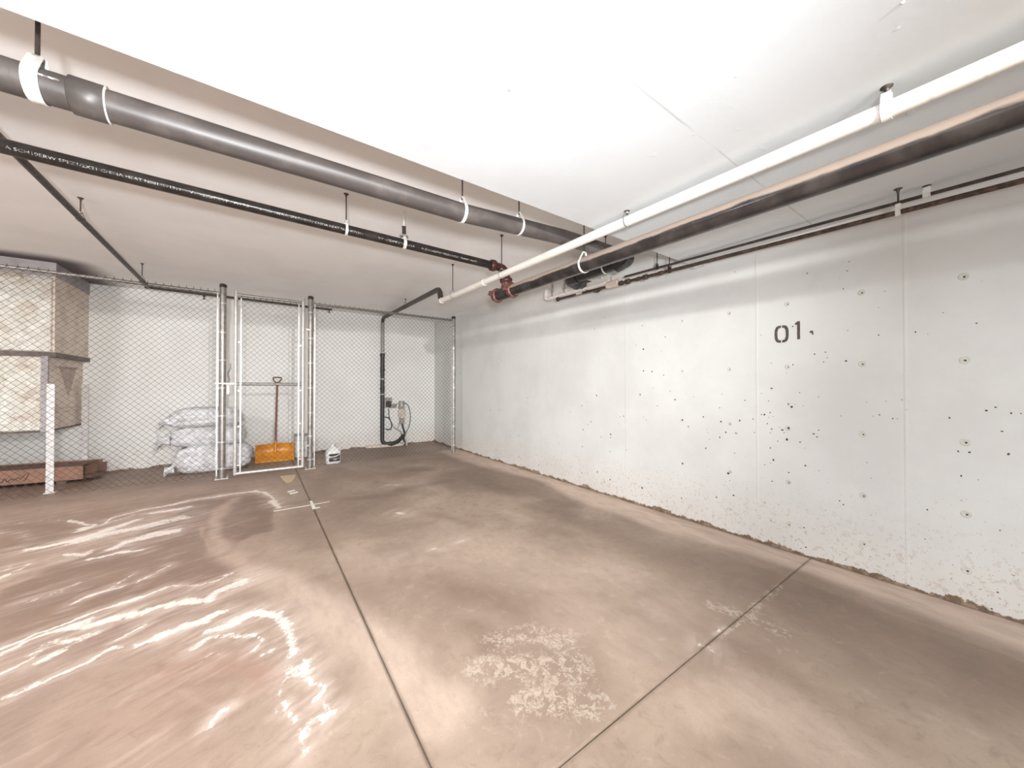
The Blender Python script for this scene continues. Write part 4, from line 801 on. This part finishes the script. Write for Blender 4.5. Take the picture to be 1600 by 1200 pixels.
jbx = thing('junction_box', 'grey metal junction box with a black receptacle right beside the riser', 'box', (2.24, 7.7, .9))
part('enclosure', MB().box((2.235, 7.71, .93), (.16, .08, .20), bev=.008), 'grey_plastic', jbx)
part('bracket', MB().prism([(2.28, .88), (2.45, .90), (2.42, .80), (2.28, .80)], 0, .012, lambda u, v, w_: (u, 7.745-w_, v)), 'grey_plastic', jbx)
part('receptacle', MB().box((2.235, 7.655, .89), (.10, .04, .13), bev=.01), 'black_plastic', jbx)
ob = thing('outlet_box', 'brown-grey electrical outlet box with looped cables in the back corner', 'outlet', (2.53, 7.7, .7))
part('enclosure', MB().box((2.53, 7.715, .80), (.12, .06, .30), bev=.008), 'grey_plastic', ob)
part('cover', MB().box((2.53, 7.68, .68), (.15, .03, .20), bev=.01), 'duct_side', ob)
part('lower_box', MB().box((2.53, 7.69, .52), (.10, .05, .13), bev=.01), 'grey_plastic', ob)
part('switch', MB().box((2.515, 7.675, .88), (.02, .02, .10)), 'white_plastic', ob)
def cable(name, label, pts, r, mat='black_plastic'):
    P = [Vector(p) for p in pts]; out = []
    for i in range(len(P)-1):
        p0, p1, p2, p3 = P[max(i-1, 0)], P[i], P[i+1], P[min(i+2, len(P)-1)]
        for k in range(6):
            t_ = k/6; out.append(.5*((2*p1)+(-p0+p2)*t_+(2*p0-5*p1+4*p2-p3)*t_*t_+(-p0+3*p1-3*p2+p3)*t_**3))
    out.append(P[-1]); o = part(name, MB().tube(out, r, 6), mat, None, loc=tuple(P[0]), label=label, cat='cable', group='cables in the back corner')
cable('power_cable', 'dark cable arching off the right side of the outlet box', [(2.57, 7.68, .90), (2.66, 7.69, .86), (2.72, 7.70, .65), (2.70, 7.70, .42), (2.60, 7.69, .22)], .008)
cable('power_cable', 'dark cable sagging from the junction box to the floor bend', [(2.24, 7.66, .80), (2.26, 7.67, .60), (2.36, 7.68, .40), (2.50, 7.66, .28), (2.52, 7.66, .12)], .008)
cable('power_cable', 'black loop of cable hanging beside the lower riser', [(2.16, 7.66, .62), (2.24, 7.66, .60), (2.30, 7.66, .48), (2.28, 7.66, .36), (2.18, 7.66, .37)], .011)
cable('power_cable', 'pale cable crossing between junction box and outlet box', [(2.28, 7.66, .55), (2.34, 7.66, .42), (2.42, 7.65, .36), (2.48, 7.66, .55), (2.50, 7.67, .70)], .006, 'grey_plastic')
cable('power_cable', 'thick black cable dropping straight below the outlet box', [(2.53, 7.67, .46), (2.55, 7.66, .36), (2.58, 7.66, .25), (2.56, 7.66, .12), (2.62, 7.64, .03)], .020)
pb = part('fallen_bar', MB().box((2.60, 7.60, .07), (.025, .025, .14)), 'white_strap', None, loc=(2.60, 7.60, 0), label='short pale peg standing on the floor under the outlet box', cat='peg')
cur = thing('floor_curb', 'crumbly low concrete curb where the riser meets the floor', 'curb', (2.1, 7.7, 0))
part('curb_body', MB().prism([(1.80, 7.74), (1.84, 7.70), (2.0, 7.66), (2.06, 7.64), (2.45, 7.62), (2.55, 7.64), (2.55, 7.74)], 0, .05), 'duct_side', cur)
# little pebbles of paint and grit under the slab and on the floor
m = MB()
for (x, y, s) in ((1.56, .19, .012), (.78, 1.12, .018), (1.20, 1.20, .009), (.45, 1.45, .01), (1.05, 1.50, .01)):
    s *= .5; m.lathe((x, y, ZS), (0, 0, -1), [(0, s), (s*.3, s*.8), (s*.5, s*.3)], 7)
part('paint_drips', m, 'slab', bpy.data.objects['ceiling_slab'], kind='stuff')
for o in bpy.data.objects:
    if '_o' in o: del o['_o']
